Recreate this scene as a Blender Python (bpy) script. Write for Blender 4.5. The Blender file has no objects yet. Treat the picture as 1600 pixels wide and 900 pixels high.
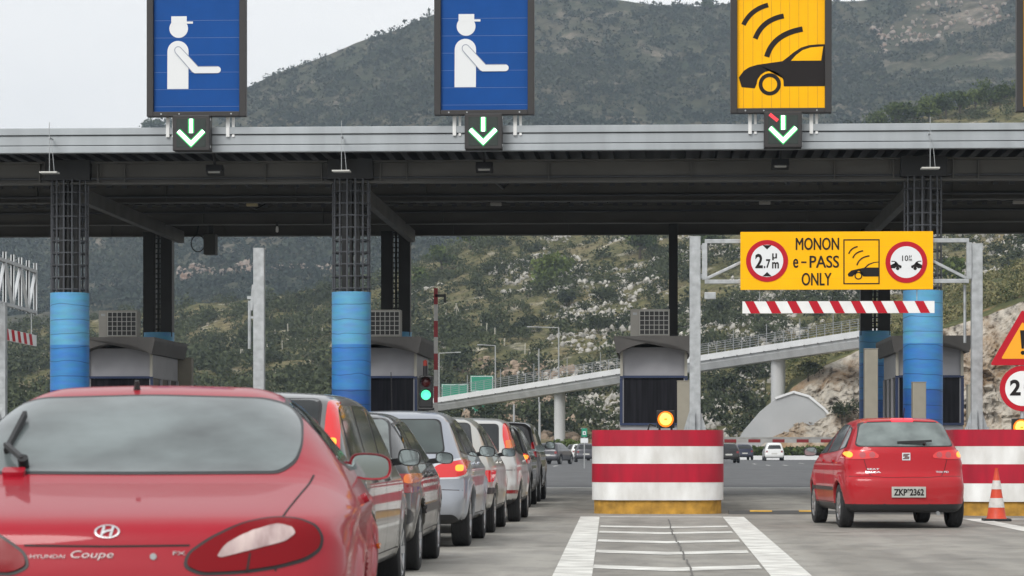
import bpy, bmesh, math, random
import numpy as np
from mathutils import Vector, Matrix, noise as mnoise
from mathutils.bvhtree import BVHTree
from mathutils.geometry import delaunay_2d_cdt
random.seed(7); RNG = np.random.default_rng(7)
sc = bpy.context.scene
COL = sc.collection
R = math.radians
# ------------------------------------------------------------------ camera
F_PX, CAM_H, HOR = 4400.0, 1.08, 700.0
YAW = math.atan(220 / F_PX)
FWD = np.array([-math.sin(YAW), math.cos(YAW)]); RGT = np.array([math.cos(YAW), math.sin(YAW)])
cam = bpy.data.cameras.new('camera'); cam_o = bpy.data.objects.new('camera', cam); COL.objects.link(cam_o)
cam_o.location = (0, 0, CAM_H); cam_o.rotation_euler = (R(90), 0, YAW)
cam.sensor_width = 36; cam.lens = 36 * F_PX / 1600; cam.shift_y = 250 / 1600
cam.clip_start = 0.1; cam.clip_end = 9000
cam.dof.use_dof = True; cam.dof.focus_distance = 46; cam.dof.aperture_fstop = 9.0
sc.camera = cam_o

def pt(px, py, d):
    h = d * (FWD + (px - 800) / F_PX * RGT)
    return Vector((h[0], h[1], CAM_H + d * (HOR - py) / F_PX))
def gnd(px, py, z=0.0):
    d = F_PX * (CAM_H - z) / (py - HOR)
    p = pt(px, py, d); p.z = z
    return p

# ------------------------------------------------------------------ materials
MATS = {}
def pm(name, col, rough=.6, metal=0., coat=0., var=0., vscale=3., bump=0., bscale=30., emit=None, es=0., spec=.5, coatr=.05, stretch=None, var_col=None, detail=6):
    if name in MATS: return MATS[name]
    m = bpy.data.materials.new(name); m.use_nodes = True
    nt = m.node_tree; b = nt.nodes['Principled BSDF']
    c4 = (*col, 1)
    b.inputs['Base Color'].default_value = c4
    b.inputs['Roughness'].default_value = rough; b.inputs['Metallic'].default_value = metal
    b.inputs['Coat Weight'].default_value = coat; b.inputs['Coat Roughness'].default_value = coatr
    b.inputs['Specular IOR Level'].default_value = spec
    if emit: b.inputs['Emission Color'].default_value = (*emit, 1); b.inputs['Emission Strength'].default_value = es
    if var or bump:
        tc = nt.nodes.new('ShaderNodeTexCoord'); src = tc.outputs['Object']
        if stretch:
            mp = nt.nodes.new('ShaderNodeMapping'); mp.inputs['Scale'].default_value = stretch
            nt.links.new(src, mp.inputs['Vector']); src = mp.outputs['Vector']
    if var:
        n = nt.nodes.new('ShaderNodeTexNoise'); n.inputs['Scale'].default_value = vscale; n.inputs['Detail'].default_value = detail
        nt.links.new(src, n.inputs['Vector'])
        r = nt.nodes.new('ShaderNodeValToRGB'); r.color_ramp.elements[0].position = .3; r.color_ramp.elements[1].position = .72
        d = var_col if var_col else tuple(c * (1 - var) for c in col)
        r.color_ramp.elements[0].color = (*d, 1)
        r.color_ramp.elements[1].color = (*[min(1, c * (1 + var * .5)) for c in col], 1)
        nt.links.new(n.outputs['Fac'], r.inputs['Fac']); nt.links.new(r.outputs['Color'], b.inputs['Base Color'])
    if bump:
        n2 = nt.nodes.new('ShaderNodeTexNoise'); n2.inputs['Scale'].default_value = bscale; n2.inputs['Detail'].default_value = 4
        nt.links.new(src, n2.inputs['Vector'])
        bp = nt.nodes.new('ShaderNodeBump'); bp.inputs['Strength'].default_value = bump; bp.inputs['Distance'].default_value = .02
        nt.links.new(n2.outputs['Fac'], bp.inputs['Height']); nt.links.new(bp.outputs['Normal'], b.inputs['Normal'])
    MATS[name] = m
    return m

def paint(name, col, metal=0., rough=.35, dirt=.5, coat=.8):
    """car paint: clear coat over colour, with road film low on the body"""
    m = pm(name, col, rough, metal, coat=coat, coatr=.04, spec=.12)
    nt = m.node_tree; b = nt.nodes['Principled BSDF']
    tc = nt.nodes.new('ShaderNodeTexCoord'); sx = nt.nodes.new('ShaderNodeSeparateXYZ'); nt.links.new(tc.outputs['Object'], sx.inputs[0])
    n = nt.nodes.new('ShaderNodeTexNoise'); n.inputs['Scale'].default_value = 4; n.inputs['Detail'].default_value = 8; nt.links.new(tc.outputs['Object'], n.inputs['Vector'])
    ma = nt.nodes.new('ShaderNodeMath'); ma.operation = 'MULTIPLY_ADD'; nt.links.new(n.outputs['Fac'], ma.inputs[0]); ma.inputs[1].default_value = -.7
    nt.links.new(sx.outputs['Z'], ma.inputs[2])
    r = nt.nodes.new('ShaderNodeMapRange'); r.inputs['From Min'].default_value = -.15; r.inputs['From Max'].default_value = .5
    r.inputs['To Min'].default_value = dirt; r.inputs['To Max'].default_value = .03
    nt.links.new(ma.outputs[0], r.inputs['Value'])
    mx = nt.nodes.new('ShaderNodeMix'); mx.data_type = 'RGBA'; mx.inputs['A'].default_value = (*col, 1); mx.inputs['B'].default_value = (.16, .145, .12, 1)
    nt.links.new(r.outputs['Result'], mx.inputs['Factor']); nt.links.new(mx.outputs['Result'], b.inputs['Base Color'])
    r2 = nt.nodes.new('ShaderNodeMapRange'); r2.inputs['To Min'].default_value = coat; r2.inputs['To Max'].default_value = .1
    nt.links.new(r.outputs['Result'], r2.inputs['Value']); nt.links.new(r2.outputs['Result'], b.inputs['Coat Weight'])
    return m

M_STEEL = pm('galvanised_steel', (.42, .44, .45), .45, .55, var=.25, vscale=9)
M_FASCIA = pm('fascia_sheet', (.36, .39, .41), .5, .2, var=.16, vscale=1.0, stretch=(2.2, 1, .22), detail=8)
M_STRW = pm('scuffed_white_sheeting', (.76, .77, .76), .45, var=.2, vscale=2.2, stretch=(1.6, 1, .7), detail=12, var_col=(.56, .55, .52))
M_STRR = pm('scuffed_red_sheeting', (.43, .006, .028), .4, spec=.3, var=.2, vscale=2.2, stretch=(2.5, 1, .5), detail=12, var_col=(.30, .010, .026))
M_SHADEDW = pm('shaded_white', (.36, .36, .35), .6, var=.2, vscale=6); M_SHADEDR = pm('shaded_red', (.20, .012, .018), .6)  # boom white and red, with the canopy's shade put into their colour
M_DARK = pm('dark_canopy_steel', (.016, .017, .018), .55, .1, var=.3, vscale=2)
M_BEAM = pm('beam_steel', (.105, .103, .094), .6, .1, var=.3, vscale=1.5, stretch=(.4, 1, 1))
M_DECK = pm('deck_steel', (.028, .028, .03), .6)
M_CAGE = pm('cage_steel', (.075, .08, .09), .5, .2)
M_BLACK = pm('black_plastic', (.012, .012, .013), .45)
M_RUBBER = pm('tyre_rubber', (.02, .02, .021), .85, bump=.3, bscale=60)
M_GLASSD = pm('dark_window_glass', (.012, .015, .016), .06, spec=.6)
M_WHITE = pm('white_sheeting', (.78, .79, .78), .45, var=.08, vscale=4)
M_RED = pm('red_sheeting', (.52, .008, .022), .4, spec=.3, var=.15, vscale=3)
M_SIGNRED = pm('sign_red', (.44, .009, .022), .5, spec=.2)
M_YEL = pm('yellow_sheeting', (.95, .47, .002), .5, spec=.15, var=.06, vscale=2)
M_BLUE = pm('sign_blue', (.006, .068, .275), .5, spec=.15, var=.12, vscale=1.5)
M_INK = pm('sign_black', (.018, .015, .015), .6, spec=.15)
M_FRAME = pm('sign_frame', (.022, .02, .02), .5)
M_PICT = pm('pictogram_white', (.70, .72, .73), .5)
M_KERBY = pm('yellow_kerb_paint', (.48, .26, .035), .75, var=.45, vscale=6, bump=.2)
M_CONC = pm('concrete', (.36, .36, .35), .85, var=.25, vscale=1.3, bump=.15)
M_CONCL = pm('pale_concrete', (.55, .56, .56), .8, var=.2, vscale=.6, bump=.1, stretch=(1, 1, .3), detail=10)
M_PARAPET = pm('light_parapet', (.68, .69, .69), .7, var=.1, vscale=.6)
M_BEIGE = pm('beige_cabinet', (.27, .25, .20), .55, var=.15, vscale=3)
M_BOOTH = pm('booth_panel', (.33, .33, .35), .5, var=.08)
M_BOOTHROOF = pm('booth_roof', (.085, .08, .075), .6, var=.2)
M_NAVY = pm('navy_frame', (.02, .035, .09), .4)
M_AC = pm('ac_casing', (.30, .29, .26), .5, var=.12)
M_GREEN_ON = pm('lamp_green_on', (.1, .6, .3), .4, emit=(.10, 1, .50), es=1.1)
M_ARROW = pm('arrow_on', (.8, 1, .9), .4, emit=(.75, 1, .85), es=1.6)
M_ARROWG = pm('arrow_edge', (.02, .4, .1), .4, emit=(.05, .55, .14), es=.35)
M_REDLED = pm('red_led', (.5, .02, .02), .4, emit=(1, .06, .1), es=.6)
M_AMBER = pm('amber_on', (1, .5, .05), .3, emit=(1, .52, .10), es=1.5)
M_AMBERC = pm('amber_rim', (1, .25, .02), .3, emit=(1, .20, .01), es=.9)
M_LENS = pm('red_lens', (.22, .004, .007), .12, coat=1)
M_LENSON = pm('red_lens_lit', (.5, .01, .012), .15, coat=1, emit=(1, .03, .03), es=.17)
M_BULB = pm('brake_bulb_lit', (1, .4, .05), .3, emit=(1, .23, .02), es=1.1)
M_ORANGE = pm('orange_lens', (.75, .16, .01), .2, coat=.8)
M_CLEARL = pm('clear_lens', (.50, .40, .38), .25, coat=.5, var=.5, vscale=9, stretch=(2, 1, .6), var_col=(.26, .17, .17))
M_CHROME = pm('chrome', (.72, .73, .74), .15, 1)
M_MIRROR = pm('mirror_glass', (.38, .44, .44), .05, .9)
M_RIM = pm('alloy_rim', (.38, .39, .40), .35, .8)
M_SEAM = pm('panel_gap', (.02, .012, .012), .8)
M_SIGNGREEN = pm('road_sign_green', (.012, .25, .15), .5)
M_PLATE = pm('plate_white', (.42, .42, .39), .5, var=.15, vscale=9)

# ------------------------------------------------------------------ mesh builder
class MB:
    def __init__(s): s.v = []; s.f = []; s.m = []
    def add(s, vs, fs, mi=0):
        o = len(s.v); s.v += [tuple(v) for v in vs]; s.f += [tuple(i + o for i in f) for f in fs]; s.m += [mi] * len(fs); return s
    def box(s, c, d, mi=0, rz=0, rx=0, ry=0):
        M = Matrix.Translation(c) @ Matrix.Rotation(rz, 4, 'Z') @ Matrix.Rotation(rx, 4, 'X') @ Matrix.Rotation(ry, 4, 'Y')
        vs = [M @ Vector((x * d[0] / 2, y * d[1] / 2, z * d[2] / 2)) for x in (-1, 1) for y in (-1, 1) for z in (-1, 1)]
        return s.add(vs, [(0, 1, 3, 2), (4, 6, 7, 5), (0, 4, 5, 1), (2, 3, 7, 6), (0, 2, 6, 4), (1, 5, 7, 3)], mi)
    def bar(s, a, b, w, h, mi=0, up=(0, 0, 1)):
        a = Vector(a); b = Vector(b); t = (b - a).normalized(); u = Vector(up)
        if abs(t.dot(u)) > .98: u = Vector((0, 1, 0))
        x = t.cross(u).normalized() * w / 2; y = x.cross(t).normalized() * h / 2
        vs = [p + i * x + j * y for p in (a, b) for i, j in ((-1, -1), (1, -1), (1, 1), (-1, 1))]
        return s.add(vs, [(3, 2, 1, 0), (4, 5, 6, 7), (0, 1, 5, 4), (1, 2, 6, 5), (2, 3, 7, 6), (3, 0, 4, 7)], mi)
    def tube(s, a, b, r, n=12, mi=0, r2=None):
        a = Vector(a); b = Vector(b); t = (b - a).normalized(); u = Vector((0, 0, 1)) if abs(t.z) < .95 else Vector((1, 0, 0))
        x = t.cross(u).normalized(); y = x.cross(t); r2 = r if r2 is None else r2
        vs = [a + r * (math.cos(k) * x + math.sin(k) * y) for k in [2 * math.pi * i / n for i in range(n)]] + \
             [b + r2 * (math.cos(k) * x + math.sin(k) * y) for k in [2 * math.pi * i / n for i in range(n)]]
        fs = [(i, (i + 1) % n, n + (i + 1) % n, n + i) for i in range(n)] + [tuple(range(n))[::-1], tuple(range(n, 2 * n))]
        return s.add(vs, fs, mi)
    def path(s, pts, r, n=6, mi=0):
        for a, b in zip(pts, pts[1:]): s.tube(a, b, r, n, mi)
        return s
    def prism(s, poly, d0, d1, axis='Y', mi=0, M=None):
        """2-D outline (u, v) extruded: axis Y -> (u, d, v); X -> (d, u, v); Z -> (u, v, d)"""
        f = {'Y': lambda u, v, d: (u, d, v), 'X': lambda u, v, d: (d, u, v), 'Z': lambda u, v, d: (u, v, d)}[axis]
        bm = bmesh.new()
        a = [bm.verts.new(f(u, v, d0)) for u, v in poly]; b = [bm.verts.new(f(u, v, d1)) for u, v in poly]
        n = len(poly); fa = bm.faces.new(a); fb = bm.faces.new(b[::-1])
        for i in range(n): bm.faces.new((a[i], b[i], b[(i + 1) % n], a[(i + 1) % n]))
        bmesh.ops.triangulate(bm, faces=[fa, fb]); bmesh.ops.recalc_face_normals(bm, faces=bm.faces)
        bm.verts.index_update()
        vs = [v.co.copy() for v in bm.verts]
        if M: vs = [M @ v for v in vs]
        fs = [tuple(v.index for v in q.verts) for q in bm.faces]; bm.free()
        return s.add(vs, fs, mi)
    def strip(s, pts, w, d0, d1, mi=0):
        """thick 2-D polyline in the XZ plane, as a run of quads"""
        q = stroke(pts, w); n = len(pts); L, Rr = q[:n], q[n:][::-1]
        vs = [(u, d, v) for d in (d0, d1) for side in (L, Rr) for u, v in side]; fs = []
        for i in range(n - 1):
            a, b, c, e = i, n + i, 2 * n + i, 3 * n + i
            fs += [(a, a + 1, b + 1, b), (c, e, e + 1, c + 1), (a, c, c + 1, a + 1), (b, b + 1, e + 1, e)]
        fs += [(0, n, 3 * n, 2 * n), (n - 1, 3 * n - 1, 4 * n - 1, 2 * n - 1)]
        return s.add(vs, fs, mi)
    def lathe(s, prof, c=(0, 0, 0), axis='Z', n=24, mi=0, seg_m=None):
        c = Vector(c); vs = []; fs = []
        for r, h in prof:
            for i in range(n):
                k = 2 * math.pi * i / n; x, y = r * math.cos(k), r * math.sin(k)
                vs.append(c + (Vector((x, y, h)) if axis == 'Z' else Vector((h, x, y)) if axis == 'X' else Vector((x, h, y))))
        for j in range(len(prof) - 1):
            for i in range(n):
                fs.append((j * n + i, j * n + (i + 1) % n, (j + 1) * n + (i + 1) % n, (j + 1) * n + i))
        o = len(s.v); s.add(vs, fs, mi)
        if seg_m: s.m[-len(fs):] = [seg_m[k // n] for k in range(len(fs))]
        return s
    def build(s, name, mats, parent=None, smooth=False, bevel=0, world=True, recalc=False):
        me = bpy.data.meshes.new(name)
        off = parent_loc(parent) if (parent and world) else Vector((0, 0, 0))
        me.from_pydata([tuple(Vector(v) - off) for v in s.v], [], s.f)
        for m in (mats if isinstance(mats, (list, tuple)) else [mats]): me.materials.append(m)
        me.polygons.foreach_set('material_index', s.m)
        if recalc:
            bm = bmesh.new(); bm.from_mesh(me); bmesh.ops.recalc_face_normals(bm, faces=bm.faces); bm.to_mesh(me); bm.free()
        if smooth:
            me.polygons.foreach_set('use_smooth', [True] * len(me.polygons)); me.set_sharp_from_angle(angle=R(35))
        me.update()
        o = bpy.data.objects.new(name, me); COL.objects.link(o)
        if parent: o.parent = parent
        if bevel:
            b = o.modifiers.new('bevel', 'BEVEL'); b.width = bevel; b.segments = 2; b.limit_method = 'ANGLE'
        return o
def parent_loc(p):
    l = Vector(p.location)
    while p.parent: p = p.parent; l = l + Vector(p.location)
    return l
def thing(name, label, cat, loc=(0, 0, 0), rz=0, group=None):
    o = bpy.data.objects.new(name, None); COL.objects.link(o); o.location = loc; o.rotation_euler = (0, 0, rz)
    o.empty_display_size = .2
    return tag(o, label, cat, group)
def tag(o, label, cat, group=None):
    o['label'] = label; o['category'] = cat
    if group: o['group'] = group
    return o
def struct(o, kind='structure'): o['kind'] = kind; return o
def dup(root, loc, rz=None, label=None, group=None):
    r = root.copy(); COL.objects.link(r); r.location = loc
    if rz is not None: r.rotation_euler = (0, 0, rz)
    if label: r['label'] = label
    if group: r['group'] = group
    for ch in list(root.children):
        c = ch.copy(); COL.objects.link(c); c.parent = r
        for g in list(ch.children):
            d = g.copy(); COL.objects.link(d); d.parent = c
    return r
def chaikin(p, it=2, closed=True):
    p = [tuple(map(float, q)) for q in p]
    for _ in range(it):
        o = []; n = len(p)
        for i in range(n if closed else n - 1):
            a, b = p[i], p[(i + 1) % n]
            o += [tuple(.75 * x + .25 * y for x, y in zip(a, b)), tuple(.25 * x + .75 * y for x, y in zip(a, b))]
        if not closed: o = [p[0]] + o + [p[-1]]
        p = o
    return p
def rounded(p, r, n=4):
    """outline with its corners rounded to radius r"""
    p = [Vector(q) for q in p]; o = []; N_ = len(p)
    for i in range(N_):
        a, b, c = p[i - 1], p[i], p[(i + 1) % N_]; k = min(r, .42 * (a - b).length, .42 * (c - b).length); u = b + (a - b).normalized() * k; v = b + (c - b).normalized() * k
        for j in range(n + 1):
            t = j / n; o.append(tuple(u * (1 - t) ** 2 + b * 2 * t * (1 - t) + v * t * t))
    return o
def disc(cx, cz, r, n=40, a0=0, a1=2 * math.pi):
    return [(cx + r * math.cos(a0 + (a1 - a0) * i / n), cz + r * math.sin(a0 + (a1 - a0) * i / n)) for i in range(n if a1 - a0 > 6.28 else n + 1)]
def stroke(pts, w, round_=False):
    """thick 2-D polyline as an outline"""
    L, Rr = [], []
    for i, p in enumerate(pts):
        a = pts[max(0, i - 1)]; b = pts[min(len(pts) - 1, i + 1)]
        t = Vector((b[0] - a[0], b[1] - a[1])).normalized(); n = Vector((-t.y, t.x)) * w / 2
        L.append((p[0] + n.x, p[1] + n.y)); Rr.append((p[0] - n.x, p[1] - n.y))
    return L + Rr[::-1]
def ring2d(s, cx, cz, ro, ri, d0, d1, mi=0, n=48):
    """flat ring in the XZ plane between depths d0 (front) and d1"""
    vs = []; fs = []
    for r in (ro, ri):
        for d in (d0, d1):
            vs += [(cx + r * math.cos(2 * math.pi * i / n), d, cz + r * math.sin(2 * math.pi * i / n)) for i in range(n)]
    for i in range(n):
        j = (i + 1) % n
        fs += [(i, j, 2 * n + j, 2 * n + i), (n + i, 3 * n + i, 3 * n + j, n + j), (i, n + i, n + j, j), (2 * n + i, 2 * n + j, 3 * n + j, 3 * n + i)]
    return s.add(vs, fs, mi)
_tc = {}
def text_geo(body, bold=0.0, ext=.01):
    k = (body, bold, ext)
    if k in _tc: return _tc[k]
    cu = bpy.data.curves.new('lettering', 'FONT'); cu.body = body; cu.size = 1; cu.offset = bold; cu.extrude = ext; cu.resolution_u = 4
    cu.align_x = 'LEFT'
    o = bpy.data.objects.new('lettering', cu); COL.objects.link(o)
    dg = bpy.context.evaluated_depsgraph_get(); me = bpy.data.meshes.new_from_object(o.evaluated_get(dg))
    vs = [v.co.copy() for v in me.vertices]; fs = [tuple(p.vertices) for p in me.polygons]
    bpy.data.objects.remove(o); bpy.data.meshes.remove(me); bpy.data.curves.remove(cu)
    x0 = min(v.x for v in vs); x1 = max(v.x for v in vs); y0 = min(v.y for v in vs); y1 = max(v.y for v in vs)
    _tc[k] = (vs, fs, x0, x1, y0, y1); return _tc[k]
def text(s, body, x0, x1, z0, z1, y, mi=0, bold=.02, thick=.004, shear=0):
    """lettering fitted to the box x0..x1, z0..z1, facing -Y at depth y"""
    vs, fs, a0, a1, b0, b1 = text_geo(body, bold)
    sx = (x1 - x0) / (a1 - a0); sz = (z1 - z0) / (b1 - b0)
    out = [(x0 + (v.x - a0) * sx + shear * (v.y - b0) * sz, y - v.z / .01 * thick, z0 + (v.y - b0) * sz) for v in vs]
    return s.add(out, fs, mi)
# ------------------------------------------------------------------ cars: a smooth closed body from one implicit shape
def poly_sd_table(poly, y0, y1, z0, z1, h=.01):
    ys = np.arange(y0, y1 + h, h); zs = np.arange(z0, z1 + h, h)
    Y, Z = np.meshgrid(ys, zs, indexing='ij'); best = np.full(Y.shape, 1e9); inside = np.zeros(Y.shape, bool)
    n = len(poly)
    for i in range(n):
        a = poly[i]; b = poly[(i + 1) % n]; ex, ez = b[0] - a[0], b[1] - a[1]; l2 = ex * ex + ez * ez
        if l2 < 1e-12: continue
        t = np.clip(((Y - a[0]) * ex + (Z - a[1]) * ez) / l2, 0, 1)
        best = np.minimum(best, (Y - a[0] - t * ex) ** 2 + (Z - a[1] - t * ez) ** 2)
        if a[1] != b[1]:
            c = ((a[1] > Z) != (b[1] > Z)) & (Y < (b[0] - a[0]) * (Z - a[1]) / (b[1] - a[1]) + a[0]); inside ^= c
    return np.where(inside, -1, 1) * np.sqrt(best), y0, z0, h
def bilin(tab, y, z):
    T, y0, z0, h = tab
    fy = np.clip((y - y0) / h, 0, T.shape[0] - 1.001); fz = np.clip((z - z0) / h, 0, T.shape[1] - 1.001)
    i = fy.astype(int); j = fz.astype(int); a = fy - i; b = fz - j
    return T[i, j] * (1 - a) * (1 - b) + T[i + 1, j] * a * (1 - b) + T[i, j + 1] * (1 - a) * b + T[i + 1, j + 1] * a * b
def smax(a, b, r):
    h = np.maximum(r - np.abs(a - b), 0); return np.maximum(a, b) + h * h * .25 / r
def sstep(a, b, x):
    t = np.clip((x - a) / (b - a), 0, 1); return t * t * (3 - 2 * t)
def surface_nets(fn, lo, hi, h):
    n = [int(math.ceil((b - a) / h)) + 1 for a, b in zip(lo, hi)]
    ax = [lo[k] + h * np.arange(n[k]) for k in range(3)]
    V = np.empty(n)
    for i0 in range(0, n[0], 16):
        X, Y, Z = np.meshgrid(ax[0][i0:i0 + 16], ax[1], ax[2], indexing='ij'); V[i0:i0 + 16] = fn(X, Y, Z)
    S = V < 0
    c = [S[i:n[0] - 1 + i, j:n[1] - 1 + j, k:n[2] - 1 + k] for i in (0, 1) for j in (0, 1) for k in (0, 1)]
    cnt = sum(x.astype(np.int8) for x in c); act = (cnt > 0) & (cnt < 8)
    idx = np.full(act.shape, -1, int); I, J, K = np.nonzero(act); idx[I, J, K] = np.arange(len(I))
    acc = np.zeros((len(I), 3)); num = np.zeros(len(I))
    corner = [(i, j, k) for i in (0, 1) for j in (0, 1) for k in (0, 1)]
    for p in range(8):
        for q in range(p + 1, 8):
            A, B = corner[p], corner[q]
            if sum(abs(x - y) for x, y in zip(A, B)) != 1: continue
            va = V[I + A[0], J + A[1], K + A[2]]; vb = V[I + B[0], J + B[1], K + B[2]]
            x = (va < 0) != (vb < 0); t = np.where(x, va / np.where(x, va - vb, 1), 0)
            for d in range(3): acc[:, d] += np.where(x, A[d] + t * (B[d] - A[d]), 0)
            num += x
    P = (np.stack([I, J, K], 1) + acc / num[:, None]) * h + np.array(lo)
    quads = []
    for d in range(3):
        e1, e2 = [(1, 2), (2, 0), (0, 1)][d]
        sl = [slice(None)] * 3; sl2 = [slice(None)] * 3; sl[d] = slice(0, n[d] - 1); sl2[d] = slice(1, n[d])
        A, B = S[tuple(sl)], S[tuple(sl2)]; cr = A != B
        G = np.array(np.nonzero(cr)); ok = (G[e1] > 0) & (G[e2] > 0) & (G[e1] < n[e1] - 1) & (G[e2] < n[e2] - 1); G = G[:, ok]
        flip = A[tuple(G)]
        def cell(a, b):
            g = G.copy(); g[e1] -= a; g[e2] -= b; return idx[tuple(g)]
        q = np.stack([cell(1, 1), cell(0, 1), cell(0, 0), cell(1, 0)], 1); q[~flip] = q[~flip][:, ::-1]
        quads.append(q)
    Q = np.concatenate(quads)
    for _ in range(3):                                   # pull the vertices onto the exact surface
        e = 1e-3; x, y, z = P.T; f = fn(x, y, z)
        g = np.stack([fn(x + e, y, z) - fn(x - e, y, z), fn(x, y + e, z) - fn(x, y - e, z), fn(x, y, z + e) - fn(x, y, z - e)], 1) / (2 * e)
        l2 = np.maximum((g * g).sum(1), .25); st = f / l2
        P = P - np.clip(st, -h * .5, h * .5)[:, None] * g
    return P, Q

class Car:
    def __init__(s, name, label, cat, loc, yaw, sp, group=None):
        s.root = thing(name, label, cat, loc, yaw, group); s.sp = sp; s.L = sp['L']; s.W = sp['W'] / 2; s.H = sp['H']
        s.body()
    def body(s):
        sp = s.sp; prof = chaikin(sp['prof'], 2); L, w0, H = s.L, s.W, s.H
        tab = poly_sd_table(prof, -.3, L + .3, -.1, H + .3)
        kr, kf = sp.get('kr', .16), sp.get('kf', .30); belt = sp.get('belt', .92); rw = sp.get('roofw', .74); crown = sp.get('crown', .05)
        zk = [0, .2, .38, .55, .7, belt - .03, belt + .02, H - .12, H + .2]; t = rw
        wk = [.86, .93, .975, 1.0, .995, .965, .94, t + .03, t - .10]
        wk = [1 if sp.get('slab') and .3 < z < .9 else w for z, w in zip(zk, wk)]
        yr, yf, Rt, tw = sp['wheels']; Ra = Rt * sp.get('arch', 1.14); pr, pf = sp.get('planr', .07), sp.get('planf', .12)
        zfine = np.linspace(0, H + .3, 200); wf = np.interp(zfine, zk, wk); k = np.ones(sp.get('soft', 9)); k /= k.sum()
        wf = np.convolve(np.pad(wf, len(k) // 2, 'edge'), k, 'valid')[:200]
        cuts = sp.get('cuts', []); r0 = sp.get('round', .10); rtop = sp.get('roundtop', .16)
        def fn(x, y, z):
            ax = np.abs(x)
            sh = kr * ax * ax * (1 - sstep(0, .55 * L, y)) - kf * ax * ax * sstep(.55 * L, L, y)
            sh = sh + sp.get('kc', 0) * np.maximum(ax - .5 * w0, 0) ** 2 * (1 - sstep(0, .3 * L, y))
            zc = z + crown * ax * ax / (w0 * w0) * sstep(belt, H, z)
            a = bilin(tab, y - sh, zc)
            plan = 1 - pr * (1 - sstep(0, .30 * L, y)) ** 2 - pf * sstep(.72 * L, L, y) ** 2
            fl = 0
            for yw in (yr, yf):
                rr = np.sqrt((y - yw) ** 2 + (z - Rt) ** 2); fl = fl + sp.get('flare', .016) * (1 - sstep(.0, .10, np.abs(rr - Ra - .02))) * (z < .95)
            sho = sp.get('shoulder', .012) * np.exp(-((z - belt + .10) / .05) ** 2)
            W = w0 * plan * np.interp(z, zfine, wf) + fl + sho
            b = (ax - W) * .93
            f = smax(a, b, r0 + (rtop - r0) * sstep(belt - .1, belt + .15, z))
            for yw in (yr, yf):
                c = np.maximum(np.sqrt((y - yw) ** 2 + (z - Rt) ** 2) - Ra, (w0 - .30) - ax); f = np.maximum(f, -c)
            for c in cuts: f = np.maximum(f, -c(x, y, z))
            return f
        P, Q = surface_nets(fn, (-w0 - .1, -.12, .10), (w0 + .1, L + .12, H + .12), sp.get('h', .03))
        me = bpy.data.meshes.new('body'); me.from_pydata(P.tolist(), [], Q.tolist())
        me.materials.append(sp['mat']); me.materials.append(M_BLACK)
        C = P[Q].mean(1); mi = np.zeros(len(Q), int)
        for yw in (yr, yf):
            rr = np.hypot(C[:, 1] - yw, C[:, 2] - Rt); mi[(rr < Ra + .004) & (np.abs(C[:, 0]) < w0 - .035)] = 1
        mi[C[:, 2] < sp['zlow']] = 1
        me.polygons.foreach_set('material_index', mi); me.polygons.foreach_set('use_smooth', np.ones(len(Q), bool))
        if sp.get('h', .03) < .05: me.set_sharp_from_angle(angle=R(50))
        me.update(); o = bpy.data.objects.new('body', me); COL.objects.link(o); o.parent = s.root; s.body_o = o
        s.bvh = BVHTree.FromPolygons(P.tolist(), Q.tolist())
        for sx in (-1, 1):
            for yw in (yr, yf): s.wheel(sx, yw, Rt, tw)
    wheel_cache = {}
    def wheel(s, sx, yw, r, tw):
        x = sx * (s.W - tw / 2 - .015); style = s.sp.get('rim', 'spoke'); k = (round(r, 3), round(tw, 3), style)
        w = bpy.data.objects.new('wheel', None); COL.objects.link(w); w.parent = s.root; w.location = (x, yw, r); w.empty_display_size = .1
        if sx < 0: w.rotation_euler = (0, 0, math.pi)
        if k not in Car.wheel_cache:
            h = tw / 2; rr = r * .66
            prof = [(rr, -h * .9), (r * .80, -h), (r * .93, -h * .97), (r * .985, -h * .84)]
            for a in (-.55, -.18, .18, .55): prof += [(r, h * (a - .13)), (r, h * (a - .02)), (r - .009, h * (a - .012)), (r - .009, h * (a + .012)), (r, h * (a + .02)), (r, h * (a + .13))]
            prof += [(r * .985, h * .84), (r * .93, h * .97), (r * .80, h), (rr, h * .9)]
            ty = MB().lathe(prof, axis='X', n=36).build('tyre', M_RUBBER, None, smooth=True)
            m = MB(); m.lathe([(rr, h * .88), (rr * .97, h * .92), (rr * .92, h * .80), (rr * .90, -h * .3), (.02, -h * .3)], axis='X', n=36)
            for i in range(7 if style == 'spoke' else 12):
                a = 2 * math.pi * i / (7 if style == 'spoke' else 12); c, q = math.cos(a), math.sin(a)
                m.bar((h * .62, .04 * c, .04 * q), (h * .80, rr * .93 * c, rr * .93 * q), .055 if style == 'spoke' else .03, .03, up=(1, 0, 0))
            m.lathe([(.001, h * .72), (.06, h * .70), (.065, h * .5)], axis='X', n=16)
            ri = m.build('rim', M_RIM, None, smooth=True)
            bpy.data.objects.remove
            Car.wheel_cache[k] = (ty.data, ri.data); bpy.data.objects.remove(ty); bpy.data.objects.remove(ri)
        for nm, me in zip(('tyre', 'rim'), Car.wheel_cache[k]):
            o = bpy.data.objects.new(nm, me); COL.objects.link(o); o.parent = w
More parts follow.
